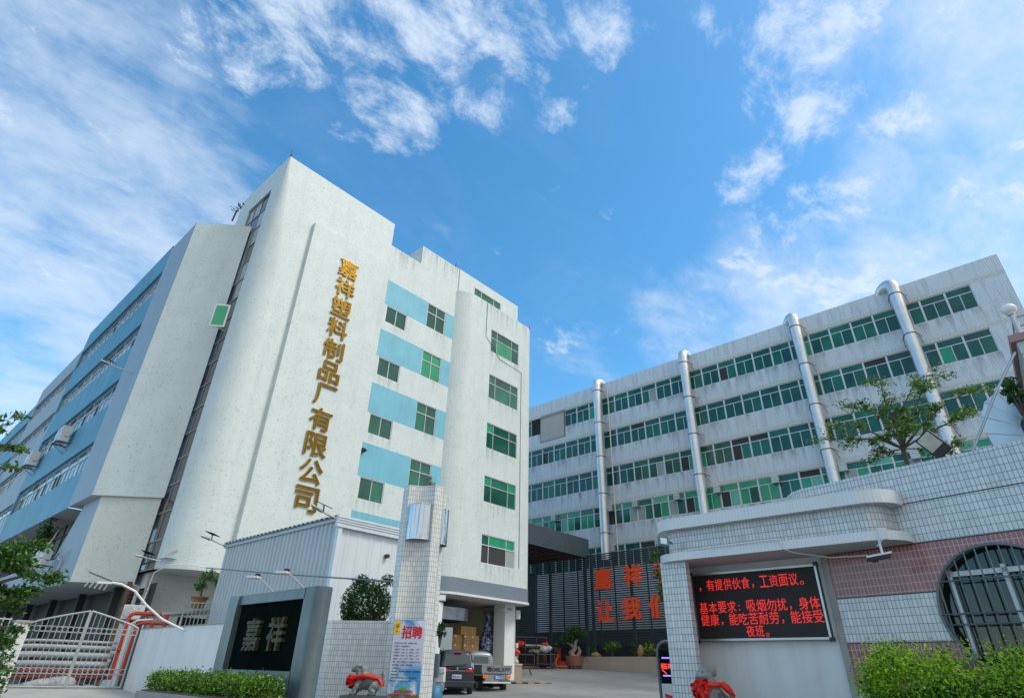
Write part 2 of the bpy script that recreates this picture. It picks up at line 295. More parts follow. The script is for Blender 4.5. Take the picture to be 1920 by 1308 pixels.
# ---------------------------------------------------------------- builders
OFF = {}                                  # world offset of every object built in world coordinates
def tag(o, label=None, cat=None, group=None, kind=None):
    if label: o['label'] = label
    if cat: o['category'] = cat
    if group: o['group'] = group
    if kind: o['kind'] = kind
    return o
def thing(name, loc, label, cat, rz=0.0, group=None):
    o = bpy.data.objects.new(name, None); COL.objects.link(o); o.empty_display_size = .3
    o.location = loc; o.rotation_euler = (0, 0, rz); OFF[o.name] = Vector(loc)
    return tag(o, label, cat, group)
def copy_tree(o, parent=None):
    c = o.copy(); COL.objects.link(c); c.parent = parent
    for ch in list(o.children): copy_tree(ch, c)
    return c
def V3(*a): return Vector(a)
class MB:
    def __init__(s): s.v = []; s.f = []; s.m = []; s.uv = []; s.sm = []
    def face(s, pts, mat=0, uv=None, smooth=False):
        pts = [Vector(p) for p in pts]; b = len(s.v); s.v += pts; s.f.append(list(range(b, b+len(pts)))); s.m.append(mat); s.sm.append(smooth)
        if uv is None:
            n = Vector((0, 0, 0))
            for i in range(len(pts)): n += pts[i].cross(pts[(i+1) % len(pts)])
            if n.length < 1e-12: n = Vector((0, 0, 1))
            n.normalize()
            if abs(n.z) > .8: uv = [(p.x, p.y) for p in pts]
            else:
                u = Vector((-n.y, n.x, 0)).normalized(); uv = [(p.dot(u), p.z) for p in pts]
        s.uv.append(uv)
    def grid(s, rows, mat=0, uvs=None, closed=False, smooth=True):
        b = len(s.v); nr = len(rows); nc = len(rows[0])
        for r in rows: s.v += [Vector(p) for p in r]
        for i in range(nr-1):
            for j in range(nc if closed else nc-1):
                k = (j+1) % nc
                s.f.append([b+i*nc+j, b+i*nc+k, b+(i+1)*nc+k, b+(i+1)*nc+j]); s.m.append(mat); s.sm.append(smooth)
                if uvs: 
                    s.uv.append([uvs[i][j], uvs[i][k], uvs[i+1][k], uvs[i+1][j]])
                else: s.uv.append([(j*.1, i*.1), (j*.1+.1, i*.1), (j*.1+.1, i*.1+.1), (j*.1, i*.1+.1)])
    def box(s, x0, x1, y0, y1, z0, z1, mat=0):
        s.obox(((x0+x1)/2, (y0+y1)/2, (z0+z1)/2), (x1-x0)/2, (y1-y0)/2, (z1-z0)/2, mat=mat)
    def obox(s, c, hx, hy, hz, ux=(1, 0, 0), uy=None, uz=None, mat=0, taper=1.0):
        c = Vector(c); ux = Vector(ux).normalized()
        if uz is None and uy is None: uz = Vector((0, 0, 1))
        if uy is None: uz = Vector(uz); uy = uz.cross(ux).normalized()
        else: uy = Vector(uy).normalized()
        if uz is None: uz = ux.cross(uy)
        uz = Vector(uz).normalized()
        P = {}
        for i in (-1, 1):
            for j in (-1, 1):
                for k in (-1, 1):
                    t = taper if k == 1 else 1
                    P[i, j, k] = c+ux*hx*i*t+uy*hy*j*t+uz*hz*k
        for q in (((-1,-1,-1),(-1,1,-1),(1,1,-1),(1,-1,-1)), ((-1,-1,1),(1,-1,1),(1,1,1),(-1,1,1)), ((-1,-1,-1),(1,-1,-1),(1,-1,1),(-1,-1,1)),
                  ((1,1,-1),(-1,1,-1),(-1,1,1),(1,1,1)), ((-1,1,-1),(-1,-1,-1),(-1,-1,1),(-1,1,1)), ((1,-1,-1),(1,1,-1),(1,1,1),(1,-1,1))):
            s.face([P[k] for k in q], mat)
    def prism(s, poly, z0, z1, mat=0, top=True, bot=True, mtop=None, smooth=False, mbot=None):
        n = len(poly); u = 0.0                 # poly counter-clockwise seen from above
        for i in range(n):
            a, b = poly[i], poly[(i+1) % n]; l = math.hypot(b[0]-a[0], b[1]-a[1])
            s.face([(a[0], a[1], z0), (b[0], b[1], z0), (b[0], b[1], z1), (a[0], a[1], z1)], mat, [(u, z0), (u+l, z0), (u+l, z1), (u, z1)], smooth); u += l
        if top: s.face([(p[0], p[1], z1) for p in poly], mtop if mtop is not None else mat)
        if bot: s.face([(p[0], p[1], z0) for p in reversed(poly)], mbot if mbot is not None else mat)
    def strip(s, pts, z0, z1, mat=0, smooth=False, u0=0.0):    # open wall along a polyline; outside on the right of travel
        u = u0
        for a, b in zip(pts[:-1], pts[1:]):
            l = math.hypot(b[0]-a[0], b[1]-a[1])
            s.face([(a[0], a[1], z0), (b[0], b[1], z0), (b[0], b[1], z1), (a[0], a[1], z1)], mat, [(u, z0), (u+l, z0), (u+l, z1), (u, z1)], smooth); u += l
    def tube(s, pts, r, n=8, mat=0, caps=True, closed=False):
        pts = [Vector(p) for p in pts]; rows = []; uvs = []; prev = None; acc = 0
        rs = r if isinstance(r, (list, tuple)) else [r]*len(pts)
        for i, p in enumerate(pts):
            if closed: d = pts[(i+1) % len(pts)]-pts[i-1]
            else: d = (pts[min(i+1, len(pts)-1)]-pts[max(i-1, 0)])
            d = d.normalized()
            if prev is None:
                a = d.orthogonal().normalized()
            else:
                a = (prev-d*prev.dot(d)); a = a.normalized() if a.length > 1e-6 else d.orthogonal().normalized()
            prev = a; b = d.cross(a)
            if i: acc += (pts[i]-pts[i-1]).length
            rows.append([p+(a*math.cos(2*math.pi*k/n)+b*math.sin(2*math.pi*k/n))*rs[i] for k in range(n)])
            uvs.append([(k/n*6.28*rs[i], acc) for k in range(n)])
        if closed: rows.append(rows[0]); uvs.append(uvs[0])
        s.grid(rows, mat, uvs, closed=True)
        if caps and not closed:
            s.face(list(reversed(rows[0])), mat); s.face(rows[-1], mat)
    def lathe(s, c, prof, n=24, mat=0, axis=(0, 0, 1), ref=None, arc=None):
        c = Vector(c); az = Vector(axis).normalized(); ax = Vector(ref).normalized() if ref else az.orthogonal().normalized(); ay = az.cross(ax)
        rows = []; uvs = []
        a0, a1 = arc if arc else (0, 2*math.pi)
        m = n if not arc else n+1
        for r, z in prof:
            rows.append([c+az*z+(ax*math.cos(a0+(a1-a0)*k/n)+ay*math.sin(a0+(a1-a0)*k/n))*r for k in range(m)])
            uvs.append([((a1-a0)*k/n*max(r, .01), z) for k in range(m)])
        s.grid(rows, mat, uvs, closed=not arc)
    def ball(s, c, r, n=12, mat=0, sc=(1, 1, 1)):
        c = Vector(c); rows = []
        for i in range(n//2+1):
            t = math.pi*i/(n//2); rr = math.sin(t)*r+1e-5
            rows.append([c+Vector((rr*math.cos(2*math.pi*k/n)*sc[0], rr*math.sin(2*math.pi*k/n)*sc[1], -math.cos(t)*r*sc[2])) for k in range(n)])
        s.grid(rows, mat, closed=True)
    def build(s, name, mats, parent=None, world=True, smooth=None, bevel=0.0, merge=False):
        if isinstance(mats, str): mats = [mats]
        me = bpy.data.meshes.new(name)
        off = OFF.get(parent.name, Vector((0, 0, 0))) if (parent is not None and world) else Vector((0, 0, 0))
        me.from_pydata([tuple(v-off) for v in s.v], [], s.f)
        for k in mats: me.materials.append(MT[k])
        me.polygons.foreach_set('material_index', s.m)
        me.polygons.foreach_set('use_smooth', s.sm if smooth is None else [smooth]*len(s.f))
        ul = me.uv_layers.new(name='UVMap'); flat = [c for u in s.uv for p in u for c in p]
        ul.data.foreach_set('uv', flat)
        o = bpy.data.objects.new(name, me); COL.objects.link(o)
        if parent is not None: o.parent = parent; OFF[o.name] = off
        if bevel:
            import bmesh
            bm = bmesh.new(); bm.from_mesh(me); bmesh.ops.remove_doubles(bm, verts=bm.verts, dist=1e-4); bm.to_mesh(me); bm.free()
            b = o.modifiers.new('bevel', 'BEVEL'); b.width = bevel; b.segments = 2; b.limit_method = 'ANGLE'; b.angle_limit = R(40)
        me.update(); return o
def top(name, mb, mats, label, cat, group=None, kind=None, **k):
    return tag(mb.build(name, mats, None, **k), label, cat, group, kind)
def part(name, mb, mats, parent, label=None, **k):
    o = mb.build(name, mats, parent, **k)
    if label: o['label'] = label
    return o
def arc(cx, cy, r, a0, a1, n):
    return [(cx+r*math.cos(R(a0+(a1-a0)*i/n)), cy+r*math.sin(R(a0+(a1-a0)*i/n))) for i in range(n+1)]
def unit(deg): return Vector((math.cos(R(deg)), math.sin(R(deg)), 0))
def wall(m, O, u, L_, z0, z1, holes=(), zones=(), mat=0, reveal=.12, rmat=None, u0=0.0):
    """vertical wall from O along u; holes (ua,ub,za,zb) get reveals; zones (ua,ub,za,zb,mat) recolour"""
    O = Vector((O[0], O[1], 0)); u = Vector(u).normalized(); n = u.cross(Vector((0, 0, 1)))
    us = sorted({round(x, 4) for x in [u0, L_]+[h[i] for h in holes for i in (0, 1)]+[q[i] for q in zones for i in (0, 1)] if u0 <= x <= L_})
    zs = sorted({round(x, 4) for x in [z0, z1]+[h[i] for h in holes for i in (2, 3)]+[q[i] for q in zones for i in (2, 3)] if z0 <= x <= z1})
    for a, b in zip(us[:-1], us[1:]):
        for c, d in zip(zs[:-1], zs[1:]):
            x, z = (a+b)/2, (c+d)/2
            if any(h[0] < x < h[1] and h[2] < z < h[3] for h in holes): continue
            k = mat
            for q in zones:
                if q[0] < x < q[1] and q[2] < z < q[3]: k = q[4]
            P = lambda p, q: O+u*p+Vector((0, 0, q))
            m.face([P(a, c), P(b, c), P(b, d), P(a, d)], k, [(a, c), (b, c), (b, d), (a, d)])
    rm = mat if rmat is None else rmat; i = -n*reveal
    for (a, b, c, d) in [h[:4] for h in holes]:
        P = lambda p, q: O+u*p+Vector((0, 0, q))
        for p, q in (((a, c), (b, c)), ((b, c), (b, d)), ((b, d), (a, d)), ((a, d), (a, c))):
            m.face([P(*p), P(*q), P(*q)+i, P(*p)+i], rm)
def streaks(m, O, u, a, b, z0, z1, mat):
    O = Vector((O[0], O[1], 0)); u = Vector(u).normalized(); n = u.cross(Vector((0, 0, 1)))*.004
    m.face([O+u*a+n+Vector((0, 0, z0)), O+u*b+n+Vector((0, 0, z0)), O+u*b+n+Vector((0, 0, z1)), O+u*a+n+Vector((0, 0, z1))], mat, [(a+z0*7, 0), (b+z0*7, 0), (b+z0*7, 1), (a+z0*7, 1)])
def window(parent, O, u, a, b, c, d, rows, fm, panes, pick, fw_=.05, inset=.07, name='window'):
    """frame with bars (its pane mesh a child). rows: [(z fraction from, to, [column fractions])]"""
    O = Vector((O[0], O[1], 0)); u = Vector(u).normalized(); n = u.cross(Vector((0, 0, 1))); Z = Vector((0, 0, 1))
    m = MB(); p = MB()
    def bar(u0, u1, z0, z1, dep=.05):
        cc = O+u*(u0+u1)/2+Z*(z0+z1)/2-n*(inset); m.obox(cc, (u1-u0)/2, dep/2, (z1-z0)/2, ux=u, uy=-n, uz=Z)
    bar(a, b, c, c+fw_, .07); bar(a, b, d-fw_, d, .07); bar(a, a+fw_, c+fw_, d-fw_, .07); bar(b-fw_, b, c+fw_, d-fw_, .07)
    w = b-a; h = d-c
    for i, (f0, f1, cols) in enumerate(rows):
        za, zb = c+h*f0, c+h*f1
        if f0 > 0: bar(a+fw_, b-fw_, za-fw_/2, za+fw_/2)
        for x in cols[1:-1]: bar(a+w*x-fw_*.4, a+w*x+fw_*.4, za+fw_*.5, zb-fw_*.5, .045)
        for j in range(len(cols)-1):
            x0, x1 = a+w*cols[j], a+w*cols[j+1]
            P = lambda s_, t_: O+u*s_+Z*t_-n*(inset+.01)
            k = pick(i, j)
            t = random.uniform(-.004, .004); q = random.uniform(-.004, .004)
            p.face([P(x0, za)+n*t, P(x1, za)+n*q, P(x1, zb)+n*q, P(x0, zb)+n*t], k, [(x0+a*3, za), (x1+a*3, za), (x1+a*3, zb), (x0+a*3, zb)])
    f = m.build(name, fm, parent); g = p.build('pane', panes, f); return f
def text_mesh(body, bold=0.0, extr=.02, spacing=1.0, bevel=0.0):
    cu = bpy.data.curves.new('lettering', 'FONT'); cu.body = body; cu.extrude = extr; cu.offset = bold; cu.space_character = spacing
    cu.resolution_u = 3; cu.bevel_depth = bevel; cu.bevel_resolution = 1
    o = bpy.data.objects.new('lettering', cu); COL.objects.link(o)
    dg = bpy.context.evaluated_depsgraph_get(); me = bpy.data.meshes.new_from_object(o.evaluated_get(dg))
    bpy.data.objects.remove(o); bpy.data.curves.remove(cu); return me
def letters(name, body, O, u, z, w, h, n_off, mats, parent=None, bold=.0, thick=.04, spacing=1.0, world=True, n=None, keep=False, up=None, bevel=0.0):
    """lettering fitted into a w x h box whose centre is O + n*n_off at height z (u = reading direction)"""
    me = text_mesh(body, 0.0, .5, spacing, 0.0)
    co = np.array([v.co[:] for v in me.vertices]); lo, hi = co.min(0), co.max(0); c = (lo+hi)/2
    sx = w/(hi[0]-lo[0]) if w else None; sy = h/(hi[1]-lo[1]) if h else None
    if sx is None: sx = sy
    if sy is None: sy = sx
    if keep: sx = sy = min(sx, sy)
    u = Vector(u).normalized(); Z = Vector(up).normalized() if up else Vector((0, 0, 1)); n = u.cross(Z) if n is None else Vector(n)
    O = Vector((O[0], O[1], z))
    off = OFF.get(parent.name, Vector((0, 0, 0))) if (parent is not None and world) else Vector((0, 0, 0))
    # heavier strokes: the glyph repeated a little to every side, each copy a hair deeper
    em = sy; shifts = [(0, 0)] if bold < .008 else [(0, 0)]+[(math.cos(k*math.pi/4)*bold*em, math.sin(k*math.pi/4)*bold*em) for k in range(8)]
    vs = np.array([v.co[:] for v in me.vertices]); fs = [tuple(p.vertices) for p in me.polygons]; V_ = []; F_ = []
    for i, (dx, dy) in enumerate(shifts):
        b0 = len(V_); tk = thick*(1 if bevel == 0 or i else 1.35)*(1+.006*i) + .00015*i
        for x, y, q in vs:
            p = O+u*((x-c[0])*sx+dx)+Z*((y-c[1])*sy+dy)+n*(n_off+(q+.5)*tk)-off; V_.append(tuple(p))
        F_ += [tuple(j+b0 for j in f) for f in fs]
    bpy.data.meshes.remove(me); me = bpy.data.meshes.new(name); me.from_pydata(V_, [], F_)
    for k in ([mats] if isinstance(mats, str) else mats): me.materials.append(MT[k])
    o = bpy.data.objects.new(name, me); COL.objects.link(o)
    if parent is not None: o.parent = parent; OFF[o.name] = off
    return o
def leaves(name, C_, size, mats, parent=None, up=.3, asp=.5, weights=None, world=True, dirs=None, kind=None):
    C_ = np.asarray(C_, float); n = len(C_)
    a = RNG.normal(size=(n, 3)) if dirs is None else dirs+RNG.normal(size=(n, 3))*.45
    a /= np.linalg.norm(a, axis=1)[:, None]+1e-9
    q = RNG.normal(size=(n, 3)); q[:, 2] += up*4; b = np.cross(a, q); b /= np.linalg.norm(b, axis=1)[:, None]+1e-9
    s = RNG.uniform(size[0], size[1], n)[:, None]
    nn = np.cross(a, b)
    v = np.stack([C_-a*s*.5, C_+b*s*asp*.5+nn*s*.06, C_+a*s*.5, C_-b*s*asp*.5+nn*s*.06], 1).reshape(-1, 3)
    if parent is not None and world: v = v-np.array(OFF.get(parent.name, Vector((0, 0, 0)))[:])
    me = bpy.data.meshes.new(name); me.vertices.add(4*n); me.vertices.foreach_set('co', v.ravel())
    me.loops.add(4*n); me.loops.foreach_set('vertex_index', np.arange(4*n, dtype=np.int32)); me.polygons.add(n)
    me.polygons.foreach_set('loop_start', np.arange(0, 4*n, 4, dtype=np.int32)); me.polygons.foreach_set('loop_total', np.full(n, 4, dtype=np.int32))
    for k in mats: me.materials.append(MT[k])
    me.polygons.foreach_set('material_index', RNG.choice(len(mats), n, p=weights).astype(np.int32))
    me.update(); me.validate()
    o = bpy.data.objects.new(name, me); COL.objects.link(o)
    if parent is not None: o.parent = parent
    return o
def blob(name, parts, voxel, mats, parent, world=False, smooth_it=6):
    """organic body: ellipsoids (centre, radii, axis direction) and tapered limbs fused by a voxel remesh"""
    m = MB()
    for p in parts:
        if p[0] == 'e':
            c, r = Vector(p[1]), p[2]; d = Vector(p[3]).normalized() if len(p) > 3 else Vector((1, 0, 0))
            q = d.to_track_quat('X', 'Z'); rows = []
            for i in range(9):
                t = math.pi*i/8; rr = max(math.sin(t), 1e-3)
                rows.append([c+q@Vector((-math.cos(t)*r[0], rr*math.cos(2*math.pi*k/12)*r[1], rr*math.sin(2*math.pi*k/12)*r[2])) for k in range(12)])
            m.grid(rows, 0, closed=True)
        else:
            m.tube(p[1], p[2], 10)
    if not hasattr(blob, 'n'): blob.n = 0
    import bmesh
    me = bpy.data.meshes.new(name); me.from_pydata([tuple(v) for v in m.v], [], m.f)
    bm = bmesh.new(); bm.from_mesh(me); bmesh.ops.remove_doubles(bm, verts=bm.verts, dist=2e-3); bmesh.ops.holes_fill(bm, edges=bm.edges); bmesh.ops.recalc_face_normals(bm, faces=bm.faces); bm.to_mesh(me); bm.free()
    o = bpy.data.objects.new(name, me); COL.objects.link(o)
    rm = o.modifiers.new('fuse', 'REMESH'); rm.mode = 'VOXEL'; rm.voxel_size = voxel
    sm = o.modifiers.new('relax', 'SMOOTH'); sm.iterations = smooth_it; sm.factor = .5
    dg = bpy.context.evaluated_depsgraph_get(); me2 = bpy.data.meshes.new_from_object(o.evaluated_get(dg)); o.modifiers.clear(); o.data = me2; bpy.data.meshes.remove(me)
    for k in ([mats] if isinstance(mats, str) else mats): me2.materials.append(MT[k])
    me2.polygons.foreach_set('use_smooth', [True]*len(me2.polygons))
    o.parent = parent; return o
def ellipsoid_pts(n, c, r, shell=.55):
    d = RNG.normal(size=(n, 3)); d /= np.linalg.norm(d, axis=1)[:, None]
    t = RNG.uniform(shell, 1, n)[:, None]
    return np.array(c)+d*t*np.array(r)
Z3 = Vector((0, 0, 1)); UX = Vector((1, 0, 0)); UYN = Vector((0, -1, 0))

# ---------------------------------------------------------------- ground
def gz(x, y):
    s = .85*x+.53*y
    return float(np.interp(s, [0, 26, 30, 33, 40.5, 43.8, 47.2, 51, 80], [0, .05, .2, .3, .87, 1.31, 1.5, 1.62, 1.75])) if x > -5 else 0.0
xs = [-1500, -300, -80, -30, -10] + [i*1.5 for i in range(0, 44)] + [75, 95, 130, 300, 1500]
ys = [-1500, -300, -80, -30, -10] + [i*1.5 for i in range(-2, 44)] + [75, 95, 130, 300, 1500]
gm, GN, GL, gb = M_new('yard_concrete'); gb.inputs['Roughness'].default_value = .8
t_ = GN.new('ShaderNodeTexCoord'); f_ = _noise(GN, GL, t_.outputs['Object'], .35, 8, .7); f2_ = _noise(GN, GL, t_.outputs['Object'], 5, 6, .7); f3_ = _noise(GN, GL, t_.outputs['Object'], .12, 4, .6, (1, .25, 1))
c_ = _ramp(GN, GL, f_, [(.3, (.22, .23, .23)), (.5, (.31, .315, .31)), (.72, (.40, .40, .385))])
c_ = _mixc(GN, GL, .35, c_, _ramp(GN, GL, f2_, [(.3, (.16, .16, .16)), (.7, (.36, .355, .34))]))
c_ = _mixc(GN, GL, 1.0, c_, _ramp(GN, GL, f3_, [(.42, (.72, .75, .78)), (.58, (1, 1, 1))]), 'MULTIPLY')
br_ = GN.new('ShaderNodeTexBrick'); br_.offset = 0; br_.inputs['Scale'].default_value = 1; br_.inputs['Brick Width'].default_value = 5.0; br_.inputs['Row Height'].default_value = 4.2; br_.inputs['Mortar Size'].default_value = .018
br_.inputs['Color1'].default_value = (1, 1, 1, 1); br_.inputs['Color2'].default_value = (.93, .93, .93, 1); br_.inputs['Mortar'].default_value = (.5, .5, .5, 1)
GL.new(t_.outputs['Object'], br_.inputs['Vector'])
GL.new(_mixc(GN, GL, .8, c_, _mixc(GN, GL, 1.0, c_, br_.outputs['Color'], 'MULTIPLY')), gb.inputs['Base Color'])
bp_ = GN.new('ShaderNodeBump'); bp_.inputs['Strength'].default_value = .3; bp_.inputs['Distance'].default_value = .03; GL.new(f2_, bp_.inputs['Height']); GL.new(bp_.outputs[0], gb.inputs['Normal'])
MT['ground'] = gm
m = MB(); m.grid([[(x, y, gz(x, y)) for x in xs] for y in ys], smooth=True)
tag(m.build('ground', 'ground'), kind='structure')
m = MB()
prof = [(14.0, .03), (17.5, .16), (20.0, .33), (22.4, .47), (25.5, .5)]
rows = [[(1.5, y, z), (3.5, y, z), (6, y, z), (7.19, y, z)] for y, z in prof]
m.grid(rows, smooth=True); m.strip([(1.5, 25.5), (1.5, 14)], -.1, .5)
tag(m.build('ramp', 'concrete'), kind='structure')

# ---------------------------------------------------------------- office building (white speckled tower, striped facade, rounded end)
off = thing('office_building', (16, 30, .3), 'white speckled office building with rounded end bay, blue painted stripes and tall sign tower', 'building')
SM = ['speck', 'cyan', 'roof', 'speck_warm', 'soffit', 'fascia', 'white', 'cement', 'stain']
GP = ['g0', 'g1', 'g2', 'g3']
def pick_dark(i, j): return random.choices([0, 1, 2, 3], [.62, .30, .06, .02])[0]
def corner(z):                                    # the tower's corner: sharp at the parapet, rounder further down
    r = float(np.interp(z, [4.5, 8, 20, 24, 27.3], [1.45, 1.4, 1.15, .55, .06]))
    return [(8.61, 27.35)] + arc(8.61+r, 26+r, r, 180, 270, 10) + [(10.9, 26.0)]
m = MB()
zs_ = [4.5, 6, 8, 10, 12, 14, 16, 18, 20, 22, 24, 25.5, 26.5, 27.35]
rows = []; uvs = []
for z in zs_:
    c = corner(z); rows.append([(p[0], p[1], z) for p in c]); uvs.append([(p[0]-p[1], z) for p in c])
m.grid(rows, 0, uvs)
wall(m, (10.9, 26), (1, 0, 0), 5.45, 4.5, 27.35)
wall(m, (8.61, 32.0), (0, -1, 0), 4.65, 4.5, 27.35, [(1.75, 4.6, 4.5, 25.6)], reveal=.25)
m.face([(8.61, 32, 27.35), (8.61, 26.06, 27.35), (16.35, 26, 27.35), (16.35, 32, 27.35)], 2)
m.strip([(16.35, 26.0), (16.35, 32)], 23, 27.35); m.strip([(16.35, 32), (8.61, 32)], 4.5, 27.35)
m.face([(p[0], p[1], 4.5) for p in corner(4.5)]+[(16.35, 26, 4.5), (16.35, 32, 4.5), (8.61, 32, 4.5)], 4)
part('wall', m, SM, off)
m = MB()                                         # raised sign panel
wall(m, (10.95, 25.74), (1, 0, 0), 5.4, 4.6, 23.72); m.strip([(10.95, 26.0), (10.95, 25.74)], 4.6, 23.72)
m.face([(10.95, 25.74, 23.72), (16.35, 25.74, 23.72), (16.35, 26, 23.72), (10.95, 26, 23.72)], 0); m.strip([(16.35, 25.74), (16.35, 26)], 4.6, 23.72)
part('sign_panel', m, SM, off)
# striped facade
ST = [(22.85, 21.0), (19.2, 17.35), (15.58, 13.72), (11.95, 10.08), (8.25, 6.4)]
holes = []; zones = []; wl = []
x0 = 16.35
for a, b in ST:
    zones += [(16.42-x0, 19.9-x0, b, a, 1), (21.5-x0, 22.4-x0, b, a, 1)]
    h1 = (16.72-x0, 18.32-x0, b-1.2, b-.02); h2 = (19.9-x0, 21.5-x0, b-.02, a-.03)
    holes += [h1, h2]; wl += [(h1, 0), (h2, 1)]
m = MB(); wall(m, (x0, 26), (1, 0, 0), 7.5, 4.9, 25.55, holes, zones, reveal=.14, rmat=6)
wall(m, (18.9, 26), (1, 0, 0), 4.95, 25.55, 27.1)
m.strip([(18.9, 28.2), (18.9, 26)], 25.55, 27.1); m.face([(18.9, 26, 27.1), (23.85, 26, 27.1), (23.85, 28.2, 27.1), (18.9, 28.2, 27.1)], 2)
m.face([(x0, 26, 25.55), (18.9, 26, 25.55), (18.9, 27.1, 25.55), (x0, 27.1, 25.55)], 4)
m.strip([(16.35, 27.1), (18.9, 27.1)], 25.5, 26.35); m.face([(16.35, 27.1, 26.35), (18.9, 27.1, 26.35), (18.9, 28, 26.35), (16.35, 28, 26.35)], 2)
[streaks(m, (x0, 26), UX, h[0]-.05, h[1]+.05, h[2]-1.1, h[2]-.01, 8) for h, k_ in wl]; streaks(m, (x0, 26), UX, .05, 2.5, 23.2, 25.5, 8); streaks(m, (x0, 26), UX, 2.6, 5.9, 24.6, 27.05, 8)
part('striped_wall', m, SM, off)
for k, (h, kind) in enumerate(wl):
    rows_ = [(0, 1, [0, .5, 1])] if not kind else [(0, .64, [0, .5, 1]), (.64, 1, [0, .5, 1])]
    pk = (lambda i, j: 2 if random.random() < .92 else 1) if k == 3 else pick_dark
    window(off, (x0, 26), UX, *h, rows_, 'alu', GP, pk)
# rounded end bay
YB = 25.3
BZ = [(23.03, 21.2), (19.36, 17.55), (15.72, 13.95), (12.1, 10.42), (8.46, 6.78)]
left = arc(23.7, 27.1, 1.8, 180, 270, 14); right = arc(29.4, 26.05, .75, 270, 360, 8)
m = MB()
m.strip(left, 5.75, 25.1, 0, True)
wall(m, (23.7, YB), (1, 0, 0), 5.7, 5.75, 25.1, [(1.65, 4.7, b, a) for a, b in BZ], reveal=.14, rmat=6)
[streaks(m, (23.7, YB), UX, 1.5, 4.85, b-1.5, b-.01, 8) for a, b in BZ]; streaks(m, (23.7, YB), UX, 0, 5.6, 23.4, 25.05, 8)
m.strip(right+[(30.15, 36)], 5.75, 25.1, 0, True)
m.face([(p[0], p[1], 25.1) for p in left+right]+[(30.15, 36, 25.1), (21.9, 36, 25.1)], 2)
part('rounded_bay', m, SM, off)
def grow(pts, cx, cy, d): return [(cx+(p[0]-cx)*(1+d/math.hypot(p[0]-cx, p[1]-cy)), cy+(p[1]-cy)*(1+d/math.hypot(p[0]-cx, p[1]-cy))) for p in pts]
fl = grow(left, 23.7, 27.1, .035); fr = grow(right, 29.4, 26.05, .035)
m = MB(); m.strip(fl+fr+[(30.185, 36)], 4.98, 5.76, 5, True); m.face([(p[0], p[1], 5.76) for p in fl+fr]+[(30.185, 30, 5.76), (21.9, 30, 5.76)], 5)
fl2 = grow(left, 23.7, 27.1, .10); fr2 = grow(right, 29.4, 26.05, .10)
m.strip(fl2+fr2+[(30.25, 36)], 4.86, 4.98, 6, True); m.face([(p[0], p[1], 4.98) for p in fl2+fr2]+[(30.25, 36, 4.98), (21.8, 36, 4.98)], 6)
part('fascia', m, SM, off)
m = MB(); m.face([(p[0], p[1], 4.87) for p in reversed([(8.61, 33)] + [(8.61, 26.4)] + [(21.8, 26.4)] + fl2+fr2+[(30.25, 36), (8.61, 36)])], 4); part('soffit', m, SM, off)
for a, b in BZ:
    lowest = a < 9
    def pk(i, j): return random.choices([0, 1, 2, 3], [.5, .36, .12, .02])[0] if not lowest else [[3, 3, 4], [1, 2, 2]][i][j]
    window(off, (23.7, YB), UX, 1.65, 4.7, b, a, [(0, .64, [0, .22, .74, 1]), (.64, 1, [0, .22, .74, 1])], 'aluwhite' if lowest else 'alu', GP+['g5'], pk)
m = MB(); wall(m, (22.42, 25.92), (1, 0, 0), 6.45, 25.1, 27.08, [(1.55, 4.45, 25.6, 26.3)], reveal=.14, rmat=6); m.strip([(28.87, 25.92), (28.87, 34)], 25.1, 27.08); m.strip([(22.42, 34), (22.42, 25.92)], 25.1, 27.08)
m.face([(22.42, 25.92, 27.08), (28.87, 25.92, 27.08), (28.87, 34, 27.08), (22.42, 34, 27.08)], 2); part('roof_parapet', m, SM, off)
window(off, (22.42, 25.92), UX, 1.55, 4.45, 25.6, 26.3, [(0, 1, [0, .27, .74, 1])], 'alu', GP, lambda i, j: 1)
# full-height bronze stair window
def stair_pick(i, j): return 1 if 17 < 4.5+21.1*i/17 < 22 and random.random() < .7 else (1 if i > 14 and random.random() < .6 else 0)
rows_ = [(i/17, (i+1)/17, [0, .30, .62, 1]) for i in range(17)]
window(off, (8.61, 32.0), (0, -1, 0), 1.75, 4.6, 4.5, 25.6, rows_, 'bronze', ['brownpane', 'palepane'], stair_pick, fw_=.07, inset=.10, name='stair_window')
# green hinged sash sticking out of the stair window
m = MB(); gu = unit(-42); m.obox((8.12, 27.62, 16.62), .36, .03, .66, ux=gu, mat=0); m.obox(Vector((8.12, 27.62, 16.62))+gu.cross(Z3)*.03, .29, .012, .57, ux=gu, mat=1); m.obox((8.42, 27.75, 16.0), .25, .03, .03, ux=(1, .3, 0), mat=0)
part('open_sash', m, ['aluwhite', 'g2'], off, 'bright green sash swung open from the tall brown window')
# understorey
m = MB()
for (cx, cy) in ((28.72, 26.3), (28.72, 32.5), (22.6, 32.5)): 
    mm_ = MB(); mm_.box(cx, cx+.93, cy, cy+.93, gz(cx, cy)-.2, 4.87, 0); part('column', mm_, 'white', off)
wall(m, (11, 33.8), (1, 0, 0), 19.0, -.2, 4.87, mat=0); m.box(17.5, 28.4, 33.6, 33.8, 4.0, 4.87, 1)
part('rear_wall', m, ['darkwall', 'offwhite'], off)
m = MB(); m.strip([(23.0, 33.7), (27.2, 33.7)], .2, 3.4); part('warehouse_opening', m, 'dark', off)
m = MB(); m.box(29.68, 30.05, 26.6, 36, .5, 4.86, 0); part('side_wall', m, 'offwhite', off)
m = MB(); wall(m, (8.9, 28.6), (1, 0, 0), 7.5, 0, 4.5); m.strip([(8.9, 31), (8.9, 28.6)], 0, 4.5); part('base_wall', m, 'speck_warm', off)
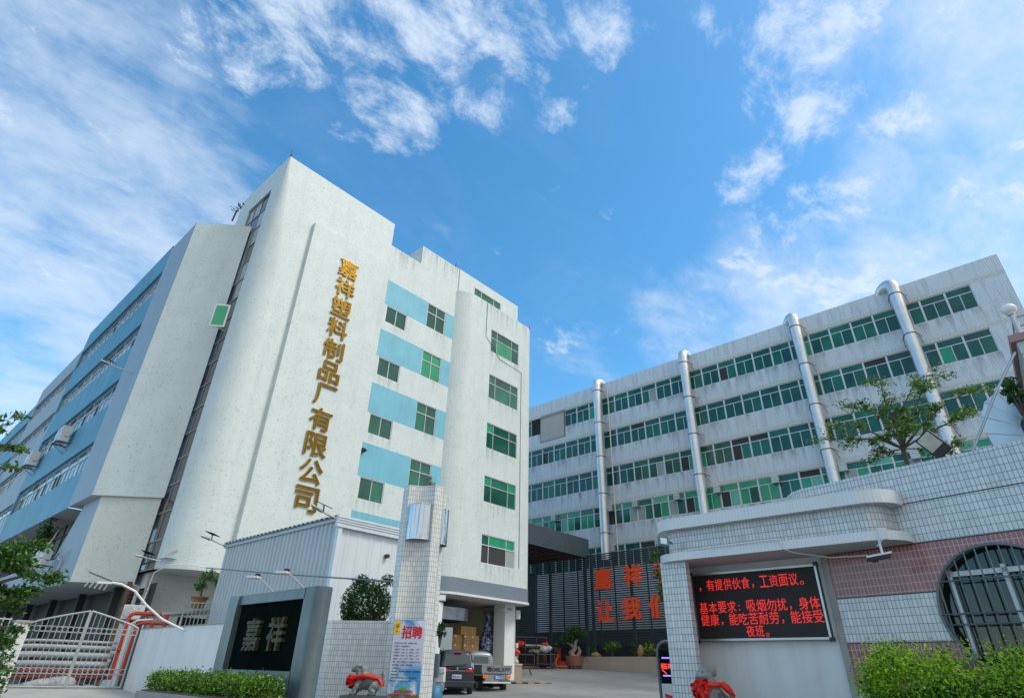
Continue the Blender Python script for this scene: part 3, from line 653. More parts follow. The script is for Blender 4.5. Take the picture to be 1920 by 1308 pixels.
# gilded sign
sg = thing('building_sign', (13.5, 25.7, 7.2), 'tall vertical sign of eleven raised gold Chinese characters on the speckled tower', 'sign')
for i, ch in enumerate('嘉祥塑料制品厂有限公司'):
    z = 21.75-i*1.358; x = 13.53+.02*i
    q = letters('character', ch, (x, 25.74), UX, z, 1.20, 1.16, .03, 'gold', sg, bold=.017, thick=.06)
    letters('face', ch, (x, 25.74), UX, z, 1.20, 1.16, .03, 'golddark', q, bold=.0, thick=.075)
# little things on the roof
m = MB(); m.tube([(7.55, 28.9, 23.3), (7.6, 28.9, 24.1)], .05); m.tube([(7.6, 28.9, 24.1), (7.8, 28.85, 24.6)], .02)
t = thing('roof_sapling', (7.6, 28.9, 23.5), 'small wild sapling sprouting at the roof edge beside the tower', 'plant'); part('stem', m, 'rust', t)
leaves('foliage', np.vstack([ellipsoid_pts(22, (7.75, 28.9, 24.65), (.22, .2, .25)), ellipsoid_pts(14, (7.5, 28.95, 24.2), (.25, .2, .18))]), (.10, .2), ['leafdk', 'leafmd'], t)
for (x, y, z, lab) in ((8.66, 26.06, 27.35, 'thin lightning rod at the top corner of the sign tower'), (22.1, 26.1, 27.1, 'thin lightning rod on the parapet above the striped wall'), (30.0, 25.6, 25.1, 'short dark lightning rod on the right roof corner of the rounded bay')):
    m = MB(); m.tube([(x, y, z), (x, y, z+.55)], .02, 5); m.tube([(x, y, z), (x, y, z+.22)], .045, 6); top('lightning_rod', m, 'rust', lab, 'lightning rod')
m = MB(); m.tube([(24.8, 25.27, 25.0), (24.8, 25.27, 22.2), (26.3, 25.27, 20.9), (28.7, 25.27, 20.75), (28.78, 25.27, 6.9)], .014, 5); top('loose_cable', m, 'rubber', 'thin black cable sagging below the top window of the rounded bay', 'cable')
m = MB(); m.box(16.48, 16.66, 25.78, 26, 11.35, 11.55, 0); m.tube([(16.57, 25.78, 11.42), (16.57, 25.6, 11.36)], .05, 8, 0); top('security_camera', m, 'black', 'tiny black camera beside the lowest big blue stripe', 'camera')

# ---------------------------------------------------------------- left wing
wing = thing('factory_wing', (7, 45, .3), 'long factory wing with blue painted bands and ribbon windows running back at the left', 'building')
WP = ['bluepane', 'g1', 'palepane', 'g3']
m = MB()
wall(m, (6.37, 31.08), (math.cos(R(-43.9)), math.sin(R(-43.9)), 0), 3.13, 7.66, 23.62, mat=0)
m.face([(6.37, 31.08, 23.62), (8.62, 28.9, 23.62), (8.62, 34.7, 23.62), (6.37, 34.7, 23.62)], 3)
m.strip([(6.37, 34.75), (6.37, 31.08)], 7.66, 23.62, 1)
m.face([(6.37, 34.75, 7.66), (6.37, 31.08, 7.66), (8.62, 28.9, 7.66), (8.62, 34.75, 7.66)], 4)
WR = [(21.95, 20.35), (18.25, 16.7), (14.65, 13.1), (11.05, 9.5)]
part('end_wall', m, ['speck', 'greywing', 'bluewing', 'roof', 'soffit'], wing)
secs = [(6.37, 34.75, 51.3, 2, 23.85), (6.80, 51.3, 67.5, 3, 23.8), (7.25, 67.5, 92, 2, 23.7)]
for si, (X, ya, yb, wm, zt) in enumerate(secs):
    m = MB(); Ln = yb-ya
    wall(m, (X, yb), (0, -1, 0), Ln, 7.63, zt, [(.3, Ln-.02, b, a) for a, b in WR], mat=0, reveal=.30)
    m.strip([(X+3, yb), (X, yb)], 7.63, zt); m.face([(X, yb, zt), (X, ya, zt), (X+3, ya, zt), (X+3, yb, zt)], 1); m.face([(X, yb, 7.63), (X+3, yb, 7.63), (X+3, ya, 7.63), (X, ya, 7.63)], 2)
    if si: m.strip([(X, ya), (secs[si-1][0], ya)], 7.63, zt)
    part('wall_section', m, [{2: 'bluewing', 3: 'greywing2'}[wm], 'roof', 'soffit'], wing)
    for a, b in WR:
        nn = int((Ln-.32)/1.5)
        fr = [0]+[k/(nn*2) for k in range(1, nn*2)]+[1]; fr2 = [k/nn for k in range(nn+1)]
        window(wing, (X, yb), (0, -1, 0), .3, Ln-.02, b, a, [(0, .66, fr), (.66, 1, fr2)], 'alu', WP, lambda i, j: random.choices([0, 1, 2, 3], [.5, .18, .22, .10])[0], fw_=.09, inset=.20, name='ribbon_window')
# second storey, set back under the blue bands
m = MB()
A = (6.72, 30.95); B = (8.62, 29.15)
ux_ = Vector((B[0]-A[0], B[1]-A[1], 0)); wall(m, A, ux_, ux_.length, 4.06, 7.66, mat=0)
m.strip([(6.72, 35.4), A], 4.06, 5.35, 1)
m.face([(6.72, 30.95, 7.66), (6.72, 30.95, 5.35), (6.72, 35.4, 5.35), (6.72, 33.4, 7.66)], 1)
m.strip([(6.72, 60), (6.72, 35.4)], 4.06, 5.35, 1); m.face([(6.72, 60, 5.35), (6.72, 35.4, 5.35), (7.6, 35.4, 5.35), (7.6, 60, 5.35)], 1)
m.face([(6.72, 60, 4.06), (6.72, 30.95, 4.06), (8.62, 29.15, 4.06), (14, 29.15, 4.06), (14, 60, 4.06)], 2)
part('lower_wall', m, ['speck_warm', 'greywing', 'soffit'], wing)
m = MB(); m.strip([(7.55, 60), (7.55, 33)], 5.35, 7.64, 0)
for k in range(18): m.box(7.49, 7.55, 33.5+k*1.5, 33.58+k*1.5, 5.35, 7.64, 1)
for z in (5.9, 6.05, 7.0): m.box(7.47, 7.55, 33.2, 60, z, z+.05, 1)
part('recessed_glazing', m, ['darkwall', 'rust'], wing)
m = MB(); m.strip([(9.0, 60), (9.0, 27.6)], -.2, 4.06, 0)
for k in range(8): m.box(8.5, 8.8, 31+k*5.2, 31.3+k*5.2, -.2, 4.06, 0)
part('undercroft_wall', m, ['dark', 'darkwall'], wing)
m = MB()
for k in range(2):
    y = 28.2+k*1.5; m.box(8.9, 8.98, y, y+1.0, 2.6, 3.9, 0)
    for q in range(8): m.obox((8.87, y+.5, 2.75+q*.145), .03, .42, .05, ux=(1, 0, .4), uy=(0, 1, 0), mat=1)
part('louvre_shutter', m, ['steel', 'rust'], wing)
# air conditioners
def aircon(loc, rz, label, brk=True, s=1.0):
    t = thing('air_conditioner', loc, label, 'air conditioner', rz, 'outdoor air conditioner units')
    m = MB(); m.box(-.42*s, .42*s, -.16*s, .16*s, 0, .62*s); part('casing', m, 'acwhite', t, world=False, bevel=.015)
    m = MB(); m.lathe((-.12*s, -.165*s, .31*s), [(.25*s, 0), (.25*s, .02), (.23*s, .02), (.02, .03), (0.001, .03)], 20, axis=(0, -1, 0)); m.box(.22*s, .34*s, -.172*s, -.155*s, .45*s, .52*s); part('fan_grille', m, 'steel', t, world=False)
    if brk:
        m = MB()
        for x in (-.3*s, .3*s): m.box(x-.02, x+.02, -.2*s, .42*s, -.05, 0); m.tube([(x, -.15*s, -.03), (x, .40*s, -.38*s)], .015, 5)
        m.box(-.36*s, .36*s, -.2*s, -.16*s, -.05, -.01); part('bracket', m, 'rust', t, world=False)
    m = MB(); m.tube([(.42*s, 0, .2*s), (.52*s, .05, .15*s), (.5*s, .3, .25*s), (.42*s, .42, .5*s)], .018, 6); part('hose', m, 'rubber', t, world=False)
    return t
aircon((5.95, 41.2, 12.25), R(-90), 'nearer white air conditioner bracketed under the third window band of the blue wing', s=1.5)
aircon((5.95, 48.6, 12.3), R(-90), 'farther white air conditioner bracketed under the third window band of the blue wing', s=1.5)
aircon((6.1, 34.7, 4.95), R(-75), 'white air conditioner on the grey ledge beside the red plant pots', s=1.15)
aircon((7.62, 24.9, 2.5), R(-40), 'white air conditioner standing above the red pipes in the service yard', s=.75)
# exterior pipes on the grey wall
m = MB(); m.tube([(6.66, 33.6, 4.3), (6.66, 33.35, 5.1), (6.5, 33.3, 5.15)], .045); m.tube([(6.6, 33.9, 5.3), (6.5, 33.4, 5.22), (6.62, 32.7, 5.5)], .03); top('white_conduit', m, 'pwhite', 'short white plastic pipes on the grey lower wall of the blue wing', 'pipe')
m = MB(); m.tube([(6.0, 35.1, 4.2), (5.95, 34.9, 5.1), (6.2, 34.7, 5.9), (6.35, 34.6, 6.6)], [.05, .045, .03, .01], 6); top('bare_pole', m, 'offwhite', 'thin pale bent pole beside the ledge air conditioner', 'pole')

# ---------------------------------------------------------------- right factory block
fb = thing('factory_block', (48, 20, 1.6), 'blue-grey tiled five storey factory block with green ribbon windows at the right', 'building')
X = 46.0; YL = 62.0; YR = -3.9; LW = YL-YR
RZ = [(25.90, 24.02), (22.30, 20.46), (18.60, 16.72), (14.98, 13.12), (11.36, 9.5)]
RE = YL+1.84                               # right end of the ribbons along u
holes = [(4, RE, b, a) for a, b in RZ]
sh0, sh1 = YL-37.4, YL-34.2
zones = []
for k, (a, b) in enumerate(RZ): zones.append((0, LW, a, a+.36, 1))
m = MB(); wall(m, (X, YL), (0, -1, 0), LW, 1.0, 27.56, holes, zones, reveal=.16, rmat=2)
m.strip([(X, YR), (X+14, YR)], 1, 27.56); m.strip([(X+14, YR), (X+14, YL)], 1, 27.56); m.face([(X, YL, 27.56), (X, YR, 27.56), (X+14, YR, 27.56), (X+14, YL, 27.56)], 3)
[streaks(m, (X, YL), (0, -1, 0), 14, RE+.1, b-1.35, b-.01, 4) for a, b in RZ]
part('wall', m, ['tileblue', 'tilecream', 'cement', 'roof', 'stain2'], fb)
PITCH_W = 1.566; units = []
for r, (a, b) in enumerate(RZ):
    k = 0; u1 = RE
    while u1 > 18:
        u0_ = u1-PITCH_W
        if not (r == 0 and u0_ < sh1 and u1 > sh0): units.append((r, u0_, u1, b, a))
        u1 = u0_; k += 1
def vis(q):
    r, a, b, z0, z1 = q; y = YL-(a+b)/2
    if r == 4: return y > 24 and y < 42 
    if y > 39.8: return False
    if r == 3 and y < 3: return y > -3
    return True
near = [q for q in units if vis(q)]; near.sort(key=lambda q: abs(YL-q[1]-2)); keep = near[:100]; rest = [q for q in units if q not in keep and YL-q[1] < 46]
def right_pick(r):
    def f(i, j):
        if r == 3: return random.choices([0, 1, 2, 3, 4, 5], [.14, .24, .30, .10, .15, .07])[0]
        if r == 1 and i == 0: return random.choices([0, 1, 2, 3], [.66, .25, .06, .03])[0]
        return random.choices([0, 1, 2, 3, 4, 5], [.62, .29, .025, .04, .01, .015])[0]
    return f
FR = [(0, .70, [0, .5, 1]), (.70, 1, [0, 1])]
GP6 = ['g0', 'g1', 'g2', 'g3', 'g4', 'g5']
for (r, a, b, z0, z1) in keep: window(fb, (X, YL), (0, -1, 0), a, b, z0, z1, FR, 'aluwhite', GP6, right_pick(r), fw_=.062, inset=.09)
m = MB(); p = MB()
for (r, a, b, z0, z1) in rest:
    zt = z0+(z1-z0)*.7; y0, y1 = YL-b, YL-a
    for (ya, yb, za, zb) in ((y0, y1, z0, z0+.06), (y0, y1, z1-.06, z1), (y0, y0+.06, z0, z1), (y1-.06, y1, z0, z1), (y0, y1, zt-.03, zt+.03), ((y0+y1)/2-.025, (y0+y1)/2+.025, z0, zt)):
        m.box(X+.06, X+.12, ya, yb, za, zb)
    for (ya, yb, za, zb) in ((y0, (y0+y1)/2, z0, zt), ((y0+y1)/2, y1, z0, zt), (y0, y1, zt, z1)):
        p.face([(X+.1, yb, za), (X+.1, ya, za), (X+.1, ya, zb), (X+.1, yb, zb)], right_pick(r)(1, 0), [(yb*3, za), (ya*3, za), (ya*3, zb), (yb*3, zb)])
w = part('distant_window', m, 'aluwhite', fb); w['kind'] = 'stuff'; part('pane', p, GP6, w)
m = MB(); y0, y1 = YL-sh1, YL-sh0; m.box(X-.10, X-.02, y0, y1, 23.0, 25.95, 0)
for k in range(26): m.box(X-.125, X-.09, y0+.06, y1-.06, 23.05+k*.1, 23.12+k*.1, 0)
m.box(X-.14, X-.02, y0-.04, y1+.04, 25.6, 25.98, 1); m.box(X-.14, X-.02, y0-.05, y0, 22.95, 25.6, 1); m.box(X-.14, X-.02, y1, y1+.05, 22.95, 25.6, 1)
MT['ivory'] = mat('ivory_shutter', (.52, .51, .48), .6, 0, .05)
part('roller_shutter', m, ['ivory', 'bronze'], fb)
def vent(y, z):
    m = MB(); m.box(X-.42, X+.05, y-.28, y+.28, z-.30, z+.30, 0)
    for k in range(4): m.box(X-.47, X-.42, y-.26, y+.26, z-.26+k*.15, z-.19+k*.15, 1)
    part('louvre_vent', m, ['steel', 'acwhite'], fb)
for y, z in ((35.6, 14.6), (29.0, 14.6), (26.3, 14.6), (22.2, 14.6), (18.6, 14.6), (13.9, 14.6), (9.1, 14.6), (4.6, 14.6), (-.6, 14.6), (29.0, 11.0), (24.4, 11.0)): vent(y, z)
def exhaust(y, label, z_end):
    t = thing('exhaust_duct', (X-.75, y, 9.0), label, 'duct', 0, 'steel exhaust ducts up the factory wall')
    m = MB(); m.tube([(0, 0, 1.0), (0, 0, 18.0)], .40, 28); part('pipe', m, 'galv', t, world=False)
    m = MB(); m.tube([(0, 0, 18.0), (0, 0, 18.25)]+[(.78-.78*math.cos(R(a)), 0, 18.25+.48*math.sin(R(a))) for a in range(12, 170, 12)]+[(1.56, 0, 18.2), (1.58, 0, 17.4)], .41, 28); part('elbow', m, 'galv', t, world=False)
    for z in (3.3, 6.9, 10.5, 14.0, 17.5):
        m = MB(); m.lathe((0, 0, z), [(.405, -.03), (.43, -.03), (.43, .03), (.405, .03)], 24)
        for s in (-1, 1): m.tube([(0, s*.43, z), (.74, s*.62, z)], .022, 5); m.tube([(.1, s*.45, z), (.74, s*.58, z-.55)], .018, 5)
        m.tube([(.05, -.45, z), (.05, .45, z)], .02, 5)
        part('bracket', m, 'rust', t, world=False)
    for z in (5.4, 9.0, 12.6, 16.2): 
        m = MB(); m.lathe((0, 0, z), [(.401, -.012), (.406, 0), (.401, .012)], 24); part('seam', m, 'steel', t, world=False)
    return t
d0 = exhaust(29.42, 'shiny steel exhaust duct nearest the white rounded bay, first of four', 10)
for y, lab in ((19.75, 'second shiny steel exhaust duct from the white rounded bay'), (9.75, 'third shiny steel exhaust duct from the white rounded bay'), (2.48, 'shiny steel exhaust duct farthest right, behind the tree')):
    c = copy_tree(d0); c.location = (X-.75, y, 9.0); c['label'] = lab
    for q in c.children:
        if q.name.startswith('elbow') and y < 15: q.rotation_euler = (0, 0, R(32 if y > 5 else 42))
m = MB(); m.tube([(X-.12, 28.55, 9.5), (X-.12, 28.55, 26.9)], .06, 8); top('drain_pipe', m, 'pwhite', 'thin white drain pipe running down beside the first steel duct', 'pipe')

# ---------------------------------------------------------------- slatted screens and canopy
def slat_screen(name, P0, P1, z0, z1, label, pitch=.155, h=.095, postgap=1.45, lowz=None):
    P0 = Vector((*P0, 0)); P1 = Vector((*P1, 0)); u = (P1-P0).normalized(); n = u.cross(Z3); Ln = (P1-P0).length
    t = thing(name, (P0.x, P0.y, gz(P0.x, P0.y)), label, 'screen')
    m = MB(); z = z0+.05
    while z < z1: m.obox(P0+u*Ln/2+Z3*z, Ln/2, .02, h/2, ux=u); z += pitch
    part('slats', m, 'slat', t)
    k = 0.0
    while k <= Ln+.01:
        m = MB(); m.obox(P0+u*k+Z3*((z0+z1)/2)-n*.07, .035, .045, (z1-z0)/2, ux=u); part('rail', m, 'slat', t); k += postgap
    k = .6
    while k <= Ln+.01:
        q = P0+u*k-n*.3; m = MB(); zb = gz(q.x, q.y)-.2; m.obox(q+Z3*((zb+z1)/2), .09, .09, (z1-zb)/2, ux=u); part('post', m, 'slatpanel', t); k += postgap*2.5
    return t
s2 = slat_screen('slatted_screen', (40.0, 28.25), (39.55, 14.0), 3.05, 9.6, 'dark slatted metal screen carrying big red Chinese characters')
s1 = slat_screen('slatted_screen', (40.55, 36.5), (40.55, 28.4), 3.2, 9.4, 'dark slatted metal screen under the canopy left of the red characters')
rs = thing('red_sign', (39.9, 23, 4.6), 'two rows of big red Chinese characters fixed to the dark slatted screen', 'sign')
us = Vector((39.55-40, 14-28.25, 0)).normalized()
def at2(y): return (40+(28.25-y)/(14.25)*(-.45), y)
for ch, y, z, w in (('嘉', 26.3, 7.6, 1.5), ('祥', 23.55, 7.65, 1.5), ('有', 20.95, 7.7, 1.5), ('让', 26.25, 5.35, 1.5), ('我', 23.9, 5.4, 1.55), ('们', 21.6, 5.45, 1.55)):
    letters('character', ch, at2(y), us, z, w, 1.42, .05, 'red', rs, bold=.035, thick=.12)
cn = thing('entrance_canopy', (36, 28, 1.5), 'dark slatted canopy beam spanning between the rounded bay and the slatted screen', 'canopy')
m = MB(); m.box(30.4, 40.5, 28.0, 36.8, 9.5, 9.62, 0); m.box(30.4, 40.5, 28.0, 28.15, 9.35, 10.85, 0); part('beam', m, ['slat'], cn)
m = MB()
for k in range(15): m.box(30.4, 40.52, 27.95, 28.0, 9.36+k*.1, 9.43+k*.1, 0)
part('slats', m, 'slatpanel', cn)
m = MB()
for k in range(7): m.box(31+k*1.5, 31.08+k*1.5, 28.2, 36.6, 9.3, 9.5, 0)
part('joist', m, 'rust', cn)
# dark ground floor of the block behind the screens
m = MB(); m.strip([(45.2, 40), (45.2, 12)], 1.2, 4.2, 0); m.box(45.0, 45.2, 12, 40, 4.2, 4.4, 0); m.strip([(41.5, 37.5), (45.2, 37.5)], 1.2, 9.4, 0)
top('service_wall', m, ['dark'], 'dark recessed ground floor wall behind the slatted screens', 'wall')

# ---------------------------------------------------------------- planter wall with plants, rocks
pw = thing('planter_bed', (38.5, 22, 1.3), 'long beige tiled planter wall with garden plants and rocks at the yard edge', 'planter')
m = MB(); front = [(39.6, 28.4), (38.75, 27.75), (38.5, 27.2), (38.2, 21), (37.9, 14.0)]
m.strip(front, .6, 2.27, 0); m.face([(*p, 2.27) for p in front]+[(40.6, 14, 2.27), (40.6, 28.4, 2.27)], 0)
part('wall', m, ['tilepale'], pw)
m = MB(); m.face([(*p, 2.28) for p in [(39.6, 28.0), (38.95, 27.6), (38.7, 27.1), (38.4, 21), (38.1, 14.0), (40.5, 14), (40.5, 28)]], 0); part('soil', m, 'bark', pw)
def shrub(name, c, r, n, mats, label, size=(.12, .24), stem=True, group=None, cat='shrub', shell=.35):
    t = thing(name, (c[0], c[1], c[2]-r[2]-.15), label, cat, 0, group)
    m = MB()
    for k in range(5):
        a = k*1.3; m.tube([(c[0], c[1], c[2]-r[2]-.2), (c[0]+math.cos(a)*r[0]*.5, c[1]+math.sin(a)*r[1]*.5, c[2]+r[2]*.3)], [.02+.02*r[2], .008], 5)
    part('stem', m, 'bark', t); leaves('foliage', ellipsoid_pts(n, c, r, shell), size, mats, t); return t
shrub('garden_shrub', (39.0, 25.3, 2.95), (.5, .85, .38), 160, ['leafmd', 'leaflt'], 'low bright green shrub in the beige planter under the red characters', (.18, .34))
shrub('garden_shrub', (39.3, 23.6, 2.75), (.4, .5, .45), 150, ['leafdk', 'leafmd'], 'dark green shrub in the beige planter beside a standing rock', (.12, .24))
shrub('garden_shrub', (39.0, 22.3, 2.75), (.4, .5, .5), 150, ['leafdk', 'leafmd', 'leafyel'], 'mixed green shrub in the beige planter at the right near round yellow rocks', (.12, .24))
shrub('garden_shrub', (39.3, 27.1, 2.7), (.35, .4, .3), 90, ['leafmd', 'leafdk'], 'small clump of leaves at the left end of the beige planter', (.12, .24))
def rock(c, r, mt, label):
    pr = [('e', (random.uniform(-.3, .3)*r[0], random.uniform(-.3, .3)*r[1], random.uniform(-.1, .3)*r[2]), (r[0]*random.uniform(.6, 1), r[1]*random.uniform(.6, 1), r[2]*random.uniform(.6, 1))) for _ in range(4)]
    t = blob('garden_rock', pr, max(r)*.12, mt, None, smooth_it=3); t.location = c; return tag(t, label, 'rock')
MT['rockyel'] = mat('yellow_garden_rock', (.42, .24, .09), .85, 0, .3, 3, .5)
rock((38.95, 26.7, 2.35), (.3, .45, .22), 'rockyel', 'low yellow rock at the left end of the beige planter')
rock((38.9, 21.4, 2.4), (.3, .4, .28), 'rockyel', 'rounded yellow rock near the right end of the beige planter')
rock((39.1, 23.0, 2.6), (.22, .28, .4), 'rockyel', 'upright yellow rock between two planter shrubs')
# bonsai in a hexagonal pot
bo = thing('potted_bonsai', (37.85, 27.75, 1.53), 'gnarled bonsai tree in a large octagonal terracotta pot by the slatted screen', 'potted tree')
def octo(r0, r1, z0, z1, m, k=0): m.lathe((37.85, 27.75, 0), [(r0, z0), (r1, z1)], 8, k)
m = MB(); octo(.52, .68, 1.68, 2.2, m); octo(.68, .72, 2.2, 2.28, m); m.lathe((37.85, 27.75, 0), [(.72, 2.28), (.6, 2.28), (.01, 2.22)], 8, 1)
octo(.44, .52, 1.58, 1.68, m, 1)
for k in range(6): m.lathe((37.85+.42*math.cos(k*1.05), 27.75+.42*math.sin(k*1.05), 0), [(.07, 1.5), (.09, 1.6)], 8, 1)
part('pot', m, ['terra', 'stonedk'], bo)
m = MB(); m.tube([(37.8, 27.8, 2.2), (37.7, 27.95, 2.5), (37.9, 27.7, 2.8), (37.75, 27.6, 3.1), (37.95, 27.5, 3.4), (37.85, 27.7, 3.9)], [.25, .2, .15, .11, .09, .05], 10)
m.tube([(37.9, 27.7, 2.8), (37.6, 28.1, 3.1), (37.4, 28.4, 3.2)], [.12, .07, .04], 8); m.tube([(37.9, 27.6, 2.2), (38.05, 27.4, 2.6), (37.95, 27.5, 2.9)], [.16, .12, .05], 8); part('trunk', m, 'barkpale', bo)
pts = np.vstack([ellipsoid_pts(520, (37.85, 27.65, 3.85), (.62, .75, .5), .3), ellipsoid_pts(300, (37.5, 28.25, 3.3), (.5, .55, .35), .3), ellipsoid_pts(200, (38.0, 27.2, 3.6), (.5, .5, .4), .3), ellipsoid_pts(90, (37.15, 28.8, 2.95), (.25, .25, .2), .3)])
leaves('foliage', pts, (.14, .30), ['leafdk', 'leafblue', 'leafmd'], bo, asp=.35)
# pallet jack, workbenches, junk
pj = thing('pallet_jack', (37.2, 28.8, 1.5), 'orange hand pallet jack parked beside the bonsai pot', 'pallet jack')
uj = unit(-55)
m = MB(); m.obox((37.55, 28.35, 1.62), .65, .1, .05, ux=uj); m.obox((37.75, 28.5, 1.62), .65, .1, .05, ux=uj); m.obox((37.1, 28.95, 1.75), .12, .26, .12, ux=uj); part('fork', m, 'orange', pj)
m = MB(); m.tube([(37.1, 28.95, 1.85), (37.25, 28.75, 2.3)], .07, 8); m.tube([(37.25, 28.75, 2.3), (37.15, 28.9, 2.35)], .04, 6); part('handle', m, 'orange', pj)
m = MB(); m.lathe((36.95, 28.98, 1.62), [(.02, -.05), (.13, -.05), (.13, .05), (.02, .05)], 16, axis=(uj.y, -uj.x, 0)); part('wheel', m, 'offwhite', pj)
def bench(c, rz, w, d, h, label, mt='rust', extra=True):
    t = thing('work_table', c, label, 'table', rz); m = MB(); m.box(-w/2, w/2, -d/2, d/2, h-.05, h); part('tabletop', m, 'stonedk', t, world=False)
    for x in (-w/2+.04, w/2-.04):
        for y in (-d/2+.04, d/2-.04): m = MB(); m.box(x-.03, x+.03, y-.03, y+.03, 0, h-.05); part('leg', m, mt, t, world=False)
    if extra: m = MB(); m.box(-w/2, w/2, -d/2, d/2, .2, .25); part('shelf', m, mt, t, world=False)
    return t
ub = -50
bench((34.9, 30.0, 1.45), R(ub), 1.5, .8, .85, 'dark metal work table with junk near the white column')
bench((36.0, 28.9, 1.5), R(ub), 1.3, .9, .85, 'dark rusty work table with wrapped goods beside the pallet jack')
rk = thing('storage_rack', (35.3, 29.8, 1.47), 'tall thin metal rack behind the work tables', 'rack', R(ub))
for x in (-1.1, -.35, .45, 1.15):
    for y in (-.3, .3): m = MB(); m.box(x-.02, x+.02, y-.02, y+.02, 0, 1.95); part('post', m, 'rust', rk, world=False)
m = MB(); m.box(-1.15, 1.2, -.32, .32, 1.9, 1.94); part('shelf', m, 'stonedk', rk, world=False); m = MB(); m.box(-1.15, 1.2, -.32, .32, 1.25, 1.28); part('shelf', m, 'rust', rk, world=False)
def crumple(name, c, r, mt, label, cat, n=5):
    pr = [('e', (random.uniform(-.5, .5)*r[0], random.uniform(-.5, .5)*r[1], random.uniform(-.2, .4)*r[2]), (r[0]*random.uniform(.4, .8), r[1]*random.uniform(.4, .8), r[2]*random.uniform(.4, .8)), (random.random(), random.random(), random.random())) for _ in range(n)]
    t = blob(name, pr, max(r)*.09, mt, None, smooth_it=2); t.location = c; return tag(t, label, cat)
crumple('cloth_flower', (34.75, 30.1, 2.95), (.4, .3, .18), 'redcloth', 'bunch of red cloth flowers on the rack near the white column', 'decoration', 7)
crumple('cloth_flower', (35.85, 28.9, 2.95), (.2, .2, .17), 'redcloth', 'small red cloth flower at the right end of the rack', 'decoration', 6)
crumple('tarpaulin', (35.3, 29.45, 2.45), (.5, .4, .22), 'olive', 'green tarpaulin heaped on the work table', 'tarpaulin')
crumple('plastic_wrap', (35.85, 28.85, 2.6), (.45, .4, .38), 'plastic', 'clear plastic wrapped bundle on the work table', 'bundle', 7)
m = MB(); m.tube([(34.9, 29.95, 2.86), (35.8, 28.95, 2.86)], .07, 10); top('cloth_roll', m, 'greypipe', 'grey roll lying across the rack between red flowers', 'roll')
m = MB(); m.lathe((36.45, 29.6, 1.5), [(.28, 0), (.3, .05), (.3, .85), (.28, .9), (.01, .9)], 16); top('metal_drum', m, 'rust', 'rusty brown drum behind the work tables', 'drum')
m = MB(); m.box(37.5, 37.75, 28.9, 29.05, 1.5, 2.85); m.obox((37.85, 28.75, 1.75), .35, .15, .2, ux=uj); top('red_stand', m, 'redpipe', 'dark red metal stand behind the pallet jack', 'stand')
fan = thing('floor_fan', (36.75, 28.75, 1.5), 'black floor fan standing behind the orange pallet jack', 'fan')
m = MB(); m.tube([(36.75, 28.75, 1.5), (36.75, 28.75, 2.5)], .03); m.lathe((36.75, 28.75, 1.5), [(.01, .04), (.22, .04), (.22, 0)], 16); part('stand', m, 'black', fan)
m = MB(); m.lathe((36.75, 28.75, 2.6), [(.05, -.08), (.22, -.06), (.25, 0), (.22, .06), (.05, .08)], 20, axis=(-.8, -.6, 0)); part('cage', m, 'rubber', fan)
lt = thing('iron_trestle', (32.3, 27.3, 1.0), 'rusty low iron trestle frame beside the beige pedestal', 'trestle')
for a, b in (((31.3, 28.3), (32.7, 26.8)),):
    m = MB(); m.tube([(31.6, 28.4, 1.5), (32.4, 27.5, 1.5), (32.5, 27.3, .95)], .03, 6); m.tube([(31.2, 28.0, 1.5), (32.0, 27.1, 1.5), (32.1, 26.9, .92)], .03, 6); m.tube([(32.4, 27.5, 1.5), (32.0, 27.1, 1.5)], .03, 6); m.tube([(32.5, 27.3, .97), (32.1, 26.9, .95)], .03, 6); part('frame', m, 'rust', lt)
# pedestal with the gold oval board and red flower
pd = thing('beige_pedestal', (30.75, 27.15, .85), 'square beige pedestal with a pale cap in front of the white column', 'pedestal')
up_ = unit(-28); m = MB(); m.obox((30.75, 27.15, 1.17), .3, .3, .4, ux=up_); part('body', m, 'tilepale', pd); m = MB(); m.obox((30.75, 27.15, 1.6), .34, .34, .04, ux=up_); part('cap', m, 'soffit', pd)
ov = thing('oval_board', (30.6, 27.2, 1.64), 'arched gold plaque with a red cloth flower, wrapped in plastic on the pedestal', 'plaque')
ud = unit(-42); m = MB()
pts = [(-.24, 0), (.24, 0), (.24, .7)]+[(.24*math.cos(R(a)), .7+.42*math.sin(R(a))) for a in range(10, 180, 10)]+[(-.24, .7)]
c0 = Vector((30.6, 27.2, 1.64)); nn_ = ud.cross(Z3)
fr_ = [c0+ud*p[0]+Z3*p[1]+nn_*.06 for p in pts]; bk_ = [c0+ud*p[0]+Z3*p[1]-nn_*.06 for p in pts]
m.face(fr_, 1)
for i in range(len(pts)): j = (i+1) % len(pts); m.face([bk_[i], bk_[j], fr_[j], fr_[i]], 0)
part('plaque', m, ['acwhite', 'glazepot'], ov)
b = blob('cloth_flower', [('e', (random.uniform(-.12, .12), random.uniform(-.1, .1), random.uniform(-.1, .1)), (.09, .08, .08)) for _ in range(8)]+[('l', [(-.3, .22, .02), (0, 0, 0)], [.07, .09])], .02, 'redcloth', ov, smooth_it=1); b.location = (.12, -.2, .62)
b = blob('plastic_sheet', [('e', (0, 0, .28), (.28, .2, .3)), ('e', (.1, -.1, .1), (.2, .2, .15))], .035, 'plastic', ov, smooth_it=1); b.location = (0, 0, 0)

